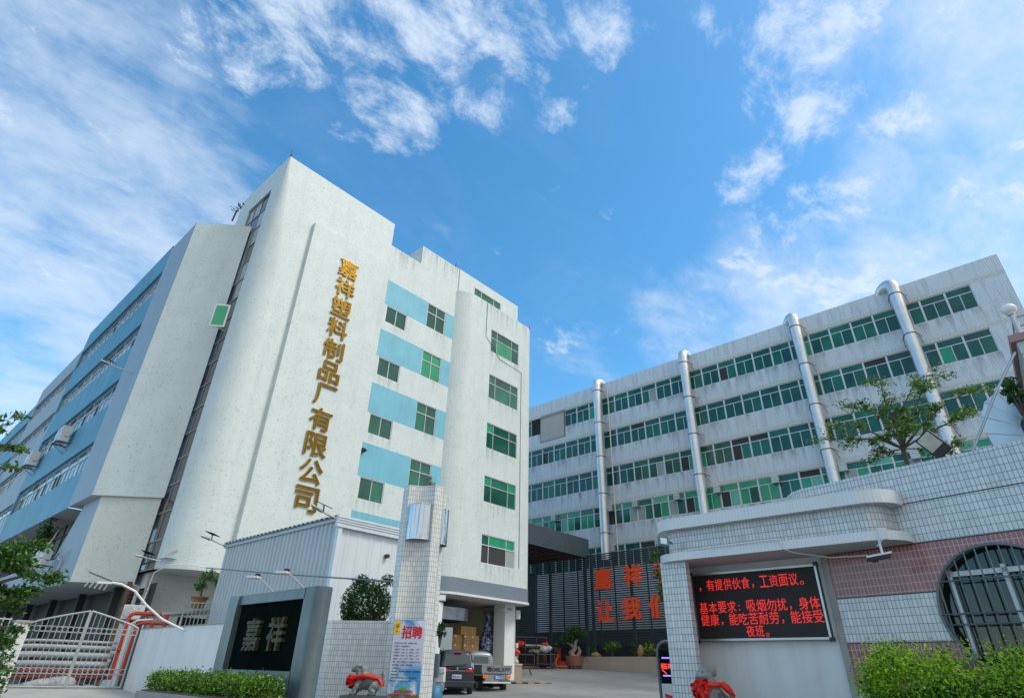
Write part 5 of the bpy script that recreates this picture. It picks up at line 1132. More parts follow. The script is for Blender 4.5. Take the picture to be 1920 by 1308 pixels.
# hedge in front of the sign
hp = thing('sign_planter', (4.5, 10, 0), 'low concrete planter box at the foot of the black sign', 'planter'); m = MB(); m.box(3.95, 4.85, 8.35, 11.6, -.1, .80); part('box', m, 'cement', hp); m = MB(); m.box(4.0, 4.8, 8.4, 11.55, .80, .82); part('soil', m, 'bark', hp)
def hedge(name, x0, x1, y0, y1, z0, z1, n, size, mats, label, parent_cat='hedge', weights=None, rnd=.12):
    t = thing(name, ((x0+x1)/2, (y0+y1)/2, z0), label, parent_cat)
    P_ = RNG.uniform(0, 1, (n, 3)); f = RNG.integers(0, 4, n)
    P_[f == 0, 2] = RNG.uniform(.75, 1.02, (f == 0).sum()); P_[f == 1, 0] = RNG.uniform(-.02, .2, (f == 1).sum())
    ends = f == 2; P_[ends, 1] = np.where(RNG.random(ends.sum()) < .5, RNG.uniform(0, .06, ends.sum()), RNG.uniform(.94, 1.0, ends.sum()))
    Q = np.array([x0, y0, z0])+P_*np.array([x1-x0, y1-y0, z1-z0])
    bump = np.sin(Q[:, 1]*5.1)*.05+np.sin(Q[:, 1]*11.3+1)*.045+np.sin(Q[:, 0]*9)*.03
    Q[:, 2] += bump*P_[:, 2]*(z1-z0)*2; Q += RNG.normal(size=Q.shape)*rnd*.3
    leaves('foliage', Q, size, mats, t, weights=weights)
    m = MB(); ny = int((y1-y0)/.06); nn = 14; rows = []; ix, iz = .10*(x1-x0)+.03, .10*(z1-z0)+.04
    cx, cz = (x0+x1)/2, (z0+z1)/2-.04
    for i in range(ny+1):
        y = y0+.06+(y1-y0-.12)*i/ny; e = min(1, .25+4*min(i, ny-i)/ny); row = []
        for k in range(nn):
            a = 2*math.pi*k/nn; c_, s_ = math.cos(a), math.sin(a); w = (abs(c_)**4+abs(s_)**4)**-.25
            row.append((cx+c_*w*((x1-x0)/2-ix)*e+random.uniform(-.03, .03), y+random.uniform(-.02, .02), cz+s_*w*((z1-z0)/2-iz)*e+random.uniform(-.03, .03)))
        rows.append(row)
    m.grid(rows, 0, closed=True, smooth=False); part('inner_growth', m, 'leafdk', t); return t
hedge('clipped_hedge', 4.05, 4.75, 8.42, 11.5, .84, 1.04, 13000, (.025, .055), ['leafmd', 'leaflt', 'leaflime', 'leafdk'], 'clipped bright green hedge in front of the black name sign', weights=[.35, .3, .15, .2])

# ---------------------------------------------------------------- low tiled wall with bush and stone beast
A_, B_, C2_ = (7.35, 12.5), (7.33, 11.58), (8.0, 10.45)
tw = thing('tiled_wall', (7.4, 10.6, 0), 'low white tiled planter wall between the black sign and the tall tile pillar', 'wall')
m = MB(); m.prism([A_, B_, C2_, (8.2, 10.7), (7.55, 11.7), (7.55, 12.5)], 0, 2.05, 0); part('body', m, 'tilepillar', tw)
m = MB(); m.prism([(8.2, 10.75), (9.3, 11.9), (8.4, 12.9), (7.56, 11.75)], 0, 1.98); part('bed', m, 'bark', tw)
bsh = thing('round_bush', (8.3, 11.9, 1.9), 'dense dark green rounded bush growing behind the low tiled wall', 'bush')
m = MB()
for k in range(6): m.tube([(8.3, 11.4, 1.8), (8.3+random.uniform(-.3, .3), 11.5+random.uniform(-.3, .3), 2.6)], [.03, .01], 5)
part('stem', m, 'bark', bsh)
bp = np.vstack([ellipsoid_pts(5200, (8.24, 11.78, 2.44), (.58, .58, .54), .55), ellipsoid_pts(380, (8.1, 11.9, 2.93), (.22, .22, .16), .1), ellipsoid_pts(260, (8.55, 11.5, 2.95), (.2, .2, .16), .1), ellipsoid_pts(420, (7.9, 11.9, 2.2), (.25, .25, .25), .1), ellipsoid_pts(200, (7.98, 11.25, 2.06), (.12, .12, .12), .2)])
leaves('foliage', bp, (.045, .10), ['leafdk', 'leafdk', 'leafblue', 'leafmd', 'leaflt'], bsh, asp=.38, weights=[.3, .25, .2, .17, .08])

def flower(parent, c, r, name='cloth_flower'):
    m = MB(); c = Vector(c)
    for k in range(95):
        d = Vector(RNG.normal(size=3)).normalized(); e = d.orthogonal().normalized(); e.rotate(__import__('mathutils').Quaternion(d, random.uniform(0, 6.28))); g = d.cross(e)
        p = c+d*r*random.uniform(.55, .85); w = r*random.uniform(.25, .45); o_ = d*r*random.uniform(.15, .4)
        m.grid([[p-e*w*.6-g*w*.2, p-g*w*.35+d*.01, p+e*w*.6-g*w*.2], [p-e*w+o_*.7, p+o_*.45+g*w*.1, p+e*w+o_*.7], [p-e*w*.7+o_+g*w*.4, p+o_*1.2+g*w*.45, p+e*w*.7+o_+g*w*.3]], 0)
    m.ball(c, r*.72, 12); part(name, m, 'redcloth', parent, world=False)
def beast_left(loc, rz):
    # local: faces +x, z up; about .74 long
    t = thing('stone_beast', loc, 'grey carved stone beast with a red satin sash before the low tiled wall', 'statue', rz)
    P = [('e', (0, 0, .22), (.25, .115, .125)), ('e', (.17, 0, .22), (.13, .125, .15)), ('e', (-.2, 0, .2), (.12, .12, .12)),
         ('l', [(.17, 0, .30), (.20, 0, .42), (.22, 0, .50)], [.10, .09, .085]), ('e', (.26, 0, .52), (.115, .085, .075), (1, 0, -.15)), ('e', (.345, 0, .49), (.06, .06, .045)), ('e', (.36, 0, .525), (.035, .045, .03)),
         ('e', (.24, .06, .575), (.06, .03, .035)), ('e', (.24, -.06, .575), (.06, .03, .035)), ('l', [(.16, 0, .56), (.10, 0, .60), (.07, 0, .645)], [.045, .03, .008]),
         ('l', [(.18, .07, .56), (.13, .10, .60)], [.03, .008]), ('l', [(.18, -.07, .56), (.13, -.10, .60)], [.03, .008]),
         ('e', (.12, 0, .50), (.09, .09, .09)), ('e', (.1, .0, .42), (.08, .10, .08))]
    for s in (1, -1):
        P += [('l', [(.2, s*.10, .2), (.26, s*.12, .10), (.24, s*.12, .04)], [.07, .05, .045]), ('e', (.29, s*.12, .03), (.07, .05, .035)),
              ('l', [(-.18, s*.10, .22), (-.10, s*.13, .12), (-.20, s*.13, .05)], [.085, .06, .05]), ('e', (-.13, s*.13, .03), (.09, .05, .035)), ('e', (-.2, s*.1, .2), (.10, .06, .10))]
    P += [('l', [(-.28, 0, .22), (-.36, 0, .30), (-.37, 0, .40), (-.33, 0, .47), (-.38, 0, .56)], [.05, .05, .05, .045, .006]), ('e', (-.33, 0, .40), (.04, .03, .05))]
    blob('body', P, .012, 'stone', t, smooth_it=3)
    for s in (1, -1):
        m = MB()
        for k in range(4): m.tube([(.10, s*.125, .16+.03*k), (.0, s*.135, .20+.03*k), (-.12, s*.125, .235+.03*k), (-.2+.02*k, s*.10, .30+.02*k)], [.022, .022, .018, .004], 6)
        m.tube([(.12+.045*math.cos(a)*(1-a/14), s*.13, .17+.045*math.sin(a)*(1-a/14)) for a in np.linspace(0, 9, 18)], .012, 5); part('wing', m, 'stonedk', t, world=False)
    for s in (1, -1):
        m = MB(); m.ball((.315, s*.055, .545), .014, 8); part('eye', m, 'stonedk', t, world=False)
    m = MB(); m.tube([(.30, -.06, .475), (.385, -.045, .478), (.405, 0, .48), (.385, .045, .478), (.30, .06, .475)], .008, 5); part('mouth', m, 'stonedk', t, world=False)
    m = MB()
    prof = [(.22, .36, .115), (.06, .385, .125), (-.12, .36, .12), (-.26, .30, .10)]
    rows = [[(x+.02*math.sin(a*3), y*math.cos(a), z+(-.05 if abs(math.cos(a)) > .7 else .0)+.02*math.sin(a*5+x*9)+dz) for a in np.linspace(0, math.pi, 9)] for x, z, y in prof for dz in (-.025, .03)]
    for i in range(0, len(rows)-2, 2): m.grid([rows[i], rows[i+2]], 0); m.grid([rows[i+1], rows[i+3]], 0); m.grid([[rows[i][0], rows[i+1][0]], [rows[i+2][0], rows[i+3][0]]], 0); m.grid([[rows[i][-1], rows[i+1][-1]], [rows[i+2][-1], rows[i+3][-1]]], 0)
    m.tube([(-.25, .11, .34), (-.32, .125, .26), (-.36, .12, .18)], [.03, .035, .025], 8); m.tube([(-.25, -.11, .34), (-.32, -.125, .26), (-.36, -.12, .18)], [.03, .035, .025], 8)
    m.tube([(.34, .1, .30), (.25, .12, .35), (.1, .13, .38), (-.1, .125, .36), (-.25, .11, .33)], [.03, .035, .04, .04, .03], 8)
    m.tube([(.34, -.1, .30), (.25, -.12, .35), (.1, -.13, .38), (-.1, -.125, .36), (-.25, -.11, .33)], [.03, .035, .04, .04, .03], 8)
    part('sash', m, 'redcloth', t, world=False)
    flower(t, (.36, .03, .27), .125)
    return t
face_l = math.degrees(math.atan2(.737, -.675))
bl_ = beast_left((7.22, 9.96, .77), R(face_l)); bl_.scale = (.8, .8, .8)
pl = thing('stone_plinth', (7.22, 9.96, 0), 'dark stone plinth carrying the stone beast by the low tiled wall', 'plinth'); uq = unit(face_l)
m = MB(); m.obox((7.22, 9.96, .735), .42, .20, .035, ux=uq); m.obox((7.22, 9.96, .35), .36, .16, .35, ux=uq, mat=1); part('block', m, ['stonedk', 'soffit'], pl)

# ---------------------------------------------------------------- tall tile pillar, mirror lamps, poster, little lion
k_ = 13/11; pc = Vector((8.12, 10.06, 0)); pu = unit(-51); pn = pu.cross(Z3)
def PP(a, b): q = pc+pu*a+pn*b; return (q.x, q.y)
tp = thing('tile_pillar', (8.3, 10.3, 0), 'tall white tiled gate pillar with a concave front and steel lamps', 'pillar')
front = [PP(-.30+.60*i/12, -.085*math.sin(math.pi*i/12)) for i in range(13)]
rside = [PP(.46, -.17)]+[PP(.46-.07*math.sin(math.pi*i/8), -.20-.46*i/8) for i in range(9)]+[PP(.46, -.70)]
poly = front+rside+[PP(.30, -.88), PP(-.30, -.88), PP(-.46, -.70), PP(-.46, -.17)]
m = MB(); m.prism(poly, 0, 4.83, 0); part('shaft', m, 'tilepillar', tp)
def mirror(a, b, nrm, z0, z1, r, depth, label):
    t = thing('mirror_lamp', (*PP(a, b), z0), label, 'lamp', 0, 'half round steel lamps on the tile pillar'); c = Vector((*PP(a, b), 0)); ax = Vector(nrm).normalized(); sd_ = Vector((ax.y, -ax.x, 0))
    pts = [c+sd_*r*math.cos(q)*(-1)+ax*depth*math.sin(q) for q in np.linspace(0, math.pi, 25)]
    m = MB(); m.grid([[p+Z3*z0 for p in pts], [p+Z3*z1 for p in pts]], 0); m.tube([p+Z3*z0 for p in pts], .008, 5); m.tube([p+Z3*z1 for p in pts], .008, 5); part('shell', m, 'chrome', t)
    m = MB(); m.face([p+Z3*(z0+.012) for p in pts]); m.face([p+Z3*(z1-.012) for p in pts]); part('end_cap', m, 'stonedk', t)
mirror(0, -.03, pn, 3.63, 4.38, .26, .16, 'half round mirror steel lamp on the front of the tall tile pillar')
mirror(.44, -.44, pu, 3.60, 4.36, .19, .13, 'half round mirror steel lamp on the right side of the tall tile pillar')
ln = thing('stone_lion', (*PP(.13, -.19), 4.83), 'tiny dark stone lion seated on top of the tall tile pillar', 'statue', R(150))
blob('body', [('l', [(-.05, 0, .03), (0, 0, .10), (.03, 0, .17)], [.055, .055, .045]), ('e', (.05, 0, .20), (.05, .045, .045)), ('e', (.095, 0, .19), (.025, .028, .022)), ('e', (.015, 0, .215), (.045, .055, .05)),
              ('l', [(.04, .035, .12), (.07, .04, .02)], [.02, .016]), ('l', [(.04, -.035, .12), (.07, -.04, .02)], [.02, .016]), ('e', (-.03, .045, .04), (.05, .025, .04)), ('e', (-.03, -.045, .04), (.05, .025, .04)), ('l', [(-.09, 0, .03), (-.10, 0, .10), (-.08, 0, .15)], [.018, .02, .004])], .008, 'stonedk', ln, smooth_it=2)
m = MB(); m.ball((.085, .022, .212), .007, 6); part('eye', m, 'paper', ln, world=False)
# recruitment poster hung on the pillar
po = thing('recruitment_poster', (*PP(.02, .03), .45), 'hanging printed recruitment poster with red heading on the front of the tile pillar', 'poster')
pcx, pw_, pt_, pb_ = .03, .63, 2.06, .45
pm, PN, PL, pbs = M_new('poster_print'); pbs.inputs['Roughness'].default_value = .45
t_ = PN.new('ShaderNodeTexCoord'); sp_ = PN.new('ShaderNodeSeparateXYZ'); PL.new(t_.outputs['UV'], sp_.inputs[0])
f_ = _noise(PN, PL, t_.outputs['UV'], 3.2, 6, .6)
skyc = _ramp(PN, PL, f_, [(.44, (.04, .28, .62)), (.58, (.70, .80, .88))])
fade = _ramp(PN, PL, sp_.outputs[1], [(.02, (.05, .33, .03)), (.03, (0, 0, 0)), (.44, (0, 0, 0)), (.56, (1, 1, 1)), (.82, (1, 1, 1)), (.97, (0, 0, 0))])
gs = PN.new('ShaderNodeSeparateColor'); PL.new(fade, gs.inputs[0])
c_ = _mixc(PN, PL, gs.outputs[2], skyc, (.62, .65, .80))
lt_ = PN.new('ShaderNodeMath'); lt_.operation = 'LESS_THAN'; PL.new(sp_.outputs[1], lt_.inputs[0]); lt_.inputs[1].default_value = .19
PL.new(_mixc(PN, PL, lt_.outputs[0], c_, (.05, .30, .04)), pbs.inputs['Base Color']); MT['poster'] = pm
MT['posterred'] = mat('poster_red_ink', (.62, .02, .02), .5); MT['posteryel'] = mat('poster_yellow_ink', (.85, .66, .03), .5); MT['posterball'] = mat('poster_glass_ball', (.10, .42, .68), .3, 0, .4, 8); MT['postergreen'] = mat('poster_tree_print', (.10, .38, .04), .5, 0, .4, 12)
m = MB(); nseg = 8; rows = []; uvs = []
for z, v in ((pb_, 0), (1.0, .34), (1.5, .65), (pt_, 1)):
    rows.append([Vector((*PP(pcx-pw_/2+pw_*i/nseg, .035), z)) for i in range(nseg+1)]); uvs.append([(i/nseg*.45, v) for i in range(nseg+1)])
m.grid(rows, 0, uvs); sheet = part('sheet', m, 'poster', po)
m = MB(); m.tube([(*PP(pcx-pw_/2, .03), pt_), (*PP(pcx+pw_/2, .03), pt_)], .008, 5); part('top_rod', m, 'steel', po)
def pr(name, text, a, z, w, h, mt, bold=.0, parent=po, off_=.037, keep=False): return letters(name, text, PP(a, 0), pu, z, w, h, off_, mt, parent, bold=bold, thick=.002, keep=keep)
pr('heading', '招聘', .09, 1.84, .40, .215, 'posterred', .03)
m = MB(); a0 = pcx-pw_/2
m.face([(*PP(a0+.005, .038), 1.80), (*PP(a0+.135, .038), 1.80), (*PP(a0+.135, .038), 2.04), (*PP(a0+.005, .038), 2.04)]); part('badge', m, 'posteryel', po)
m = MB(); c0 = Vector((*PP(a0+.07, .041), 1.95))
def E(a, z): return c0+pu*a+Z3*z
m.tube([E(.03*math.cos(q), .02+.045*q/6*math.sin(q)) for q in np.linspace(0, 6, 12)], .005, 4); m.tube([E(-.035, .02), E(-.01, -.005), E(.02, .0), E(.038, .045)], .006, 4); m.tube([E(-.05, -.02), E(.05, -.012)], .004, 4); m.tube([E(0, -.015), E(-.005, -.06)], .006, 4)
m.tube([E(-.03, -.10), E(-.008, -.075), E(-.012, -.11)], .004, 4); m.tube([E(.03, -.10), E(.008, -.075), E(.016, -.11)], .004, 4); part('badge_emblem', m, 'posterred', po)
body = ['我厂因扩大生产规模，现诚聘以下岗位', '人员若干，具体要求如下：', '1.注塑技工：女性，2名，年龄20——40岁', '2.啤塑技工：女性，2名，年龄20——40岁', '3.打磨技工：男性，1名，年龄20——45岁', '4.临时工：女性，若干名，年龄20——45岁', '备注：不招工厂暑期学生工，亲朋好友介绍，本厂', '另有奖励金，有年假，有旅游奖金', '工资面议。', '基本要求：吸烟勿扰，身体健康，能吃苦耐劳，', '能接受夜班', '地址：东莞市清溪镇长山头工业区二路1号', '联系电话：张小姐—13827394073']
for i, s in enumerate(body):
    w = .56*min(1, sum(1 if ord(ch) > 255 else .55 for ch in s)/21)
    pr('body_line', s, pcx-.27+w/2, 1.645-i*.054, w, None, 'ink', .0)
m = MB(); m.face([(*PP(pcx-.02+.15*math.cos(q), .037), .865+.145*math.sin(q)) for q in np.linspace(0, 2*math.pi, 28, endpoint=False)]); part('glass_ball', m, 'posterball', po)
m = MB(); m.face([(*PP(pcx-.01+(.07+.012*math.sin(5*q))*math.cos(q), .039), .845+(.06+.01*math.cos(7*q))*math.sin(q)) for q in np.linspace(0, 2*math.pi, 28, endpoint=False)]); part('tree_print', m, 'postergreen', po)
pr('slogan', '欢迎有志之士前来报名', pcx+.0, .825, .36, .05, 'posterred', .02, off_=.041); pr('slogan', '为您找到满意的工作是我们最大的心愿', pcx, .765, .58, .046, 'posterred', .02, off_=.041)

# ---------------------------------------------------------------- things behind the pillar
gb_ = thing('gate_motor', (10.0, 11.1, .0), 'white and teal sliding gate motor housing behind the tile pillar', 'gate motor'); ug = unit(-50); gq = Vector((10.0, 11.17, -.03))
m = MB(); m.obox(gq+Z3*1.13, .16, .12, .15, ux=ug); m.obox(gq+Z3*.90+ug*-.02, .17, .13, .075, ux=ug, mat=1); part('housing', m, ['acwhite', 'steel'], gb_, bevel=.02)
gn = ug.cross(Z3); m = MB(); m.obox(gq+Z3*1.14+gn*.122, .16, .004, .012, ux=(ug+Z3*.25)); part('stripe', m, 'teal', gb_)
m = MB()
for k in range(5): m.obox(gq+Z3*.90+ug*(-.10+k*.05)+gn*.133, .014, .004, .02, ux=ug)
part('slot', m, 'black', gb_)
gx_ = thing('control_box', (9.6, 10.85, 0), 'dark grey metal control box on a post behind the tile pillar', 'control box'); m = MB(); m.obox((9.60, 10.88, 1.28), .11, .13, .23, ux=ug); part('box', m, 'dullsteel', gx_, bevel=.01); m = MB(); m.obox((9.60, 10.88, .5), .05, .05, .55, ux=ug); part('post', m, 'steel', gx_); m = MB(); m.obox(Vector((9.6, 10.88, 1.1))+gn*.14, .03, .01, .012, ux=ug); part('latch', m, 'steel', gx_)
m = MB(); m.lathe((9.62, 10.86, 0), [(.01, 0), (.2, 0), (.205, .3), (.2, .32), (.205, .34), (.2, .6), (.205, .62), (.2, .92), (.18, .92), (.01, .90)], 24); top('blue_drum', m, 'bin', 'worn blue drum below the grey control box', 'drum')
wp = thing('white_post', (19.9, 22.5, 0), 'narrow white post partly hidden behind the tile pillar', 'post'); m = MB(); m.box(19.4, 19.95, 22.3, 22.75, 0, 4.0); part('shaft', m, 'white', wp)
fl_ = thing('wall_floodlight', (19.9, 22.5, 4.1), 'small floodlight on the white post under the rounded bay', 'floodlight'); m = MB(); m.obox((19.85, 22.3, 4.2), .18, .08, .14, ux=(.8, -.6, 0)); m.obox((19.80, 22.23, 4.2), .14, .01, .10, ux=(.8, -.6, 0), mat=1); part('lamp', m, ['steel', 'globe'], fl_)
rp = shrub('pillar_shrub', (10.72, 12.0, 2.08), (.15, .15, .2), 90, ['leafdk', 'leafblue'], 'few dark leaves peeking out behind the tall tile pillar', (.08, .17))
bd = thing('notice_board', (22.9, 25.3, .3), 'pale blue notice board under the rounded bay', 'notice board'); m = MB(); m.obox((23.6, 26.1, 2.7), .45, .03, .55, ux=(.75, -.66, 0)); m.obox((23.6, 26.1, 1.2), .04, .03, 1.0, ux=(.75, -.66, 0), mat=1); part('board', m, ['corr', 'steel'], bd)

# ---------------------------------------------------------------- gatehouse at the right
gh = thing('gatehouse', (9.9, 2, 0), 'white and pink tiled gatehouse with rounded canopies and a round barred window', 'building')
def stadium(d): # canopy outline, counter-clockwise from above, set in by d
    x0 = 9.07+d; r = .46
    pts = [(9.95, 5.02-d)]+[(9.55-(.48-d)*math.sin(q), 4.60+(.42-d)*math.cos(q)) for q in np.linspace(0, math.pi/2, 10)]
    pts += [(x0, 1.75)]+[(x0+.48*(1-math.cos(q)), 1.75-(.45-d)*math.sin(q)) for q in np.linspace(.15, math.pi/2, 9)]+[(9.95, 1.30+d), (9.95, 1.32+d)]
    return pts
m = MB(); m.prism(stadium(0), 2.835, 2.955, 0, mtop=1, mbot=2); part('lower_canopy', m, ['tilefascia', 'cement', 'soffit'], gh)
m = MB(); m.prism(stadium(.16), 2.955, 3.33, 0, top=False, bot=False); part('drum', m, 'tilewhite', gh)
m = MB(); m.prism(stadium(.0), 3.33, 3.515, 0, mtop=1, mbot=2); part('upper_canopy', m, ['tilefascia', 'cement', 'tilewhite'], gh)
m = MB(); wall(m, (9.9, 4.95), (0, -1, 0), 2.42, -.1, 2.9); m.strip([(11.5, 4.95), (9.9, 4.95)], -.1, 3.4); part('screen_wall', m, 'white', gh)
m = MB(); m.prism([(9.2, 4.92), (9.2, 4.47), (9.34, 4.47), (9.34, 4.92)], -.1, 2.85); part('corner_column', m, 'tilewhite', gh)
m = MB(); m.box(9.34, 9.9, 4.82, 4.94, -.1, 2.85); part('column_return', m, 'cement', gh)
# striped tile wall with a round opening
wu = Vector((-math.cos(R(78)), -math.sin(R(78)), 0)); wo = Vector((9.85, 2.50, 0)); wn = wu.cross(Z3)
cu_, cz_, cr_ = 2.02, 1.97, .745
bands = [(-.1, .55, 0), (.55, 1.06, 0), (1.06, 1.65, 1), (1.65, 2.225, 0), (2.225, 2.83, 1), (2.83, 3.36, 0), (3.36, 3.87, 0)]
m = MB(); Lw = 5.5
def WP_(a, z, o=0.0): return wo+wu*a+Z3*z+wn*o
NS = 48
for z0, z1, k in bands:
    cuts = [z0]+[z for z in np.linspace(cz_-cr_, cz_+cr_, NS+1) if z0 < z < z1]+[z1]
    for a, b in zip(cuts[:-1], cuts[1:]):
        def hw(z): d = cr_**2-(z-cz_)**2; return math.sqrt(d) if d > 0 else 0.0
        ha, hb = hw(a), hw(b)
        if ha == 0 and hb == 0: segs = [((0, 0), (Lw, Lw))]
        else: segs = [((0, 0), (cu_-ha, cu_-hb)), ((cu_+ha, cu_+hb), (Lw, Lw))]
        for (l0, l1), (r0, r1) in segs:
            m.face([WP_(l0, a), WP_(r0, a), WP_(r1, b), WP_(l1, b)], k, [(l0, a), (r0, a), (r1, b), (l1, b)])
hs_ = np.linspace(0, 2*math.pi, 64, endpoint=False)
for q0, q1 in zip(hs_, np.roll(hs_, -1)):
    P = lambda q, o: WP_(cu_+cr_*math.cos(q), cz_+cr_*math.sin(q), o); m.face([P(q0, 0), P(q1, 0), P(q1, -.16), P(q0, -.16)], 2)
part('tiled_wall', m, ['tilewhite', 'tilepink', 'cement'], gh)
for z in (3.36, 2.83, 2.225, 1.65, 1.06):
    m = MB(); 
    h_ = cr_**2-(z-cz_)**2; 
    for a, b in ([(0, Lw)] if h_ <= 0 else [(0, cu_-math.sqrt(h_)), (cu_+math.sqrt(h_), Lw)]): m.obox(WP_((a+b)/2, z, .001), (b-a)/2, .004, .006, ux=wu)
    part('joint', m, 'ink', gh)
m = MB(); pts = [(9.85, 2.5)]; q0 = Vector((9.85, 2.50, 0)); pts = [(10.55, 3.1), (10.25, 3.0), (10.02, 2.85), (9.90, 2.68), (9.85, 2.50)]; m.strip(pts, 2.83, 3.87, 0); m.strip([(9.90, 2.56), (9.85, 2.5)], -.1, 2.83, 1)
P0_, P1_ = WP_(0, 3.87), WP_(Lw, 3.87); m.face([P0_, P1_, P1_-wn*1.2, P0_-wn*.9], 1); part('wall_return', m, ['tilewhite', 'cement'], gh)
m = MB(); m.obox(WP_(-.045, 1.35, .0), .05, .012, 1.45, ux=wu); part('rough_edge', m, 'cement', gh)
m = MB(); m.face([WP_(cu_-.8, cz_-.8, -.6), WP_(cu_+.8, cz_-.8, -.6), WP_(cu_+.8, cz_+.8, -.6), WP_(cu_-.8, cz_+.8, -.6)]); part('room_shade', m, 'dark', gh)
rw = MB(); rw.tube([WP_(cu_+(cr_-.005)*math.cos(q), cz_+(cr_-.005)*math.sin(q), .01) for q in hs_], .018, 8, closed=True); 
wnd = part('round_window', rw, 'dullsteel', gh)
MT['gdark'] = glass('dim_green_window', (.006, .022, .020), .08, .5)
m = MB(); m.face([WP_(cu_+cr_*math.cos(q), cz_+cr_*math.sin(q), -.15) for q in hs_]); part('pane', m, 'gdark', wnd)
m = MB()
def chord(a): d = cr_**2-a*a; return math.sqrt(max(d, 0))
for a in (-.55, .05, .62):
    c = chord(a); m.obox(WP_(cu_+a, cz_, -.12), .028, .03, min(c, .52 if a < .6 else .45), ux=wu)
m.obox(WP_(cu_+.02, cz_+.45, -.12), .58, .03, .03, ux=wu); part('window_frame', m, 'alu', wnd)
m = MB(); a = -.66
while a < cr_:
    c = chord(a)-.01; m.tube([WP_(cu_+a, cz_-c, .012), WP_(cu_+a, cz_+c, .012)], .010, 6); a += .127
for z in (.36, -.02, -.14): c = chord(z); m.tube([WP_(cu_-c, cz_+z, .02), WP_(cu_+c, cz_+z, .02)], .010, 6)
part('bars', m, 'dullsteel', wnd)
# LED screen
led = thing('led_screen', (9.85, 3.65, 1.7), 'black LED display with glowing red Chinese text on the gatehouse wall', 'LED screen')
lx = 9.80; ya, yb, za, zb2 = 4.69, 2.66, 1.70, 2.715
m = MB(); m.box(lx, 9.9, yb, ya, za, zb2); part('housing', m, 'black', led)
dm, DN, DL, db = M_new('led_matrix'); db.inputs['Roughness'].default_value = .7
t_ = DN.new('ShaderNodeTexCoord'); br_ = DN.new('ShaderNodeTexBrick'); br_.offset = 0; br_.inputs['Scale'].default_value = 1; br_.inputs['Brick Width'].default_value = .0125; br_.inputs['Row Height'].default_value = .0125; br_.inputs['Mortar Size'].default_value = .0035
br_.inputs['Color1'].default_value = (.050, .042, .038, 1); br_.inputs['Color2'].default_value = (.060, .048, .042, 1); br_.inputs['Mortar'].default_value = (.010, .010, .011, 1); DL.new(t_.outputs['UV'], br_.inputs['Vector']); DL.new(br_.outputs['Color'], db.inputs['Base Color']); MT['ledface'] = dm
em, EN, EL, eb = M_new('led_lit_red'); eb.inputs['Base Color'].default_value = (.3, .01, .01, 1)
t_ = EN.new('ShaderNodeTexCoord'); br_ = EN.new('ShaderNodeTexBrick'); br_.offset = 0; br_.inputs['Scale'].default_value = 1; br_.inputs['Brick Width'].default_value = .0125; br_.inputs['Row Height'].default_value = .0125; br_.inputs['Mortar Size'].default_value = .0016
br_.inputs['Color1'].default_value = (1, .035, .025, 1); br_.inputs['Color2'].default_value = (.9, .03, .02, 1); br_.inputs['Mortar'].default_value = (.35, .01, .01, 1)
sw = EN.new('ShaderNodeSeparateXYZ'); EL.new(t_.outputs['Object'], sw.inputs[0]); cw_ = EN.new('ShaderNodeCombineXYZ'); EL.new(sw.outputs[1], cw_.inputs[0]); EL.new(sw.outputs[2], cw_.inputs[1]); EL.new(cw_.outputs[0], br_.inputs['Vector'])
EL.new(br_.outputs['Color'], eb.inputs['Emission Color']); eb.inputs['Emission Strength'].default_value = 1.0; MT['ledred'] = em
m = MB(); m.face([(lx-.002, ya-.03, za+.03), (lx-.002, yb+.03, za+.03), (lx-.002, yb+.03, zb2-.03), (lx-.002, ya-.03, zb2-.03)]); part('display', m, 'ledface', led)
m = MB()
for a0_, a1_, b0_, b1_ in ((yb, ya, za, za+.03), (yb, ya, zb2-.03, zb2), (yb, yb+.03, za+.03, zb2-.03), (ya-.03, ya, za+.03, zb2-.03)): m.box(lx-.02, lx+.01, a0_, a1_, b0_, b1_)
part('frame', m, 'steel', led)
m = MB()
for y in (yb, ya):
    for z in (za, zb2): m.box(lx-.025, lx+.015, y-.035, y+.035, z-.028, z+.028)
part('corner_cap', m, 'black', led)
def ledline(s, y0, y1, z, h):
    n_ = len(s); pit = (y0-y1)/n_
    for i, ch in enumerate(s):
        yc = y0-pit*(i+.5)
        if ch in '，。：': letters('character', ch, (lx-.003, yc+pit*.22), UYN, z-(h*.33 if ch != '：' else .02), None, h*(.32 if ch != '：' else .45), .0, 'ledred', led, bold=.0, thick=.003)
        else: letters('character', ch, (lx-.003, yc), UYN, z, pit*.90, h, .0, 'ledred', led, bold=.0, thick=.003)
ledline('，有提供伙食，工资面议。', 4.58, 2.80, 2.525, .17)
ledline('基本要求：吸烟勿扰，身体', 4.60, 2.71, 2.185, .17)
ledline('健康，能吃苦耐劳，能接受', 4.60, 2.70, 2.005, .17)
ledline('夜班。', 3.88, 3.45, 1.83, .16)
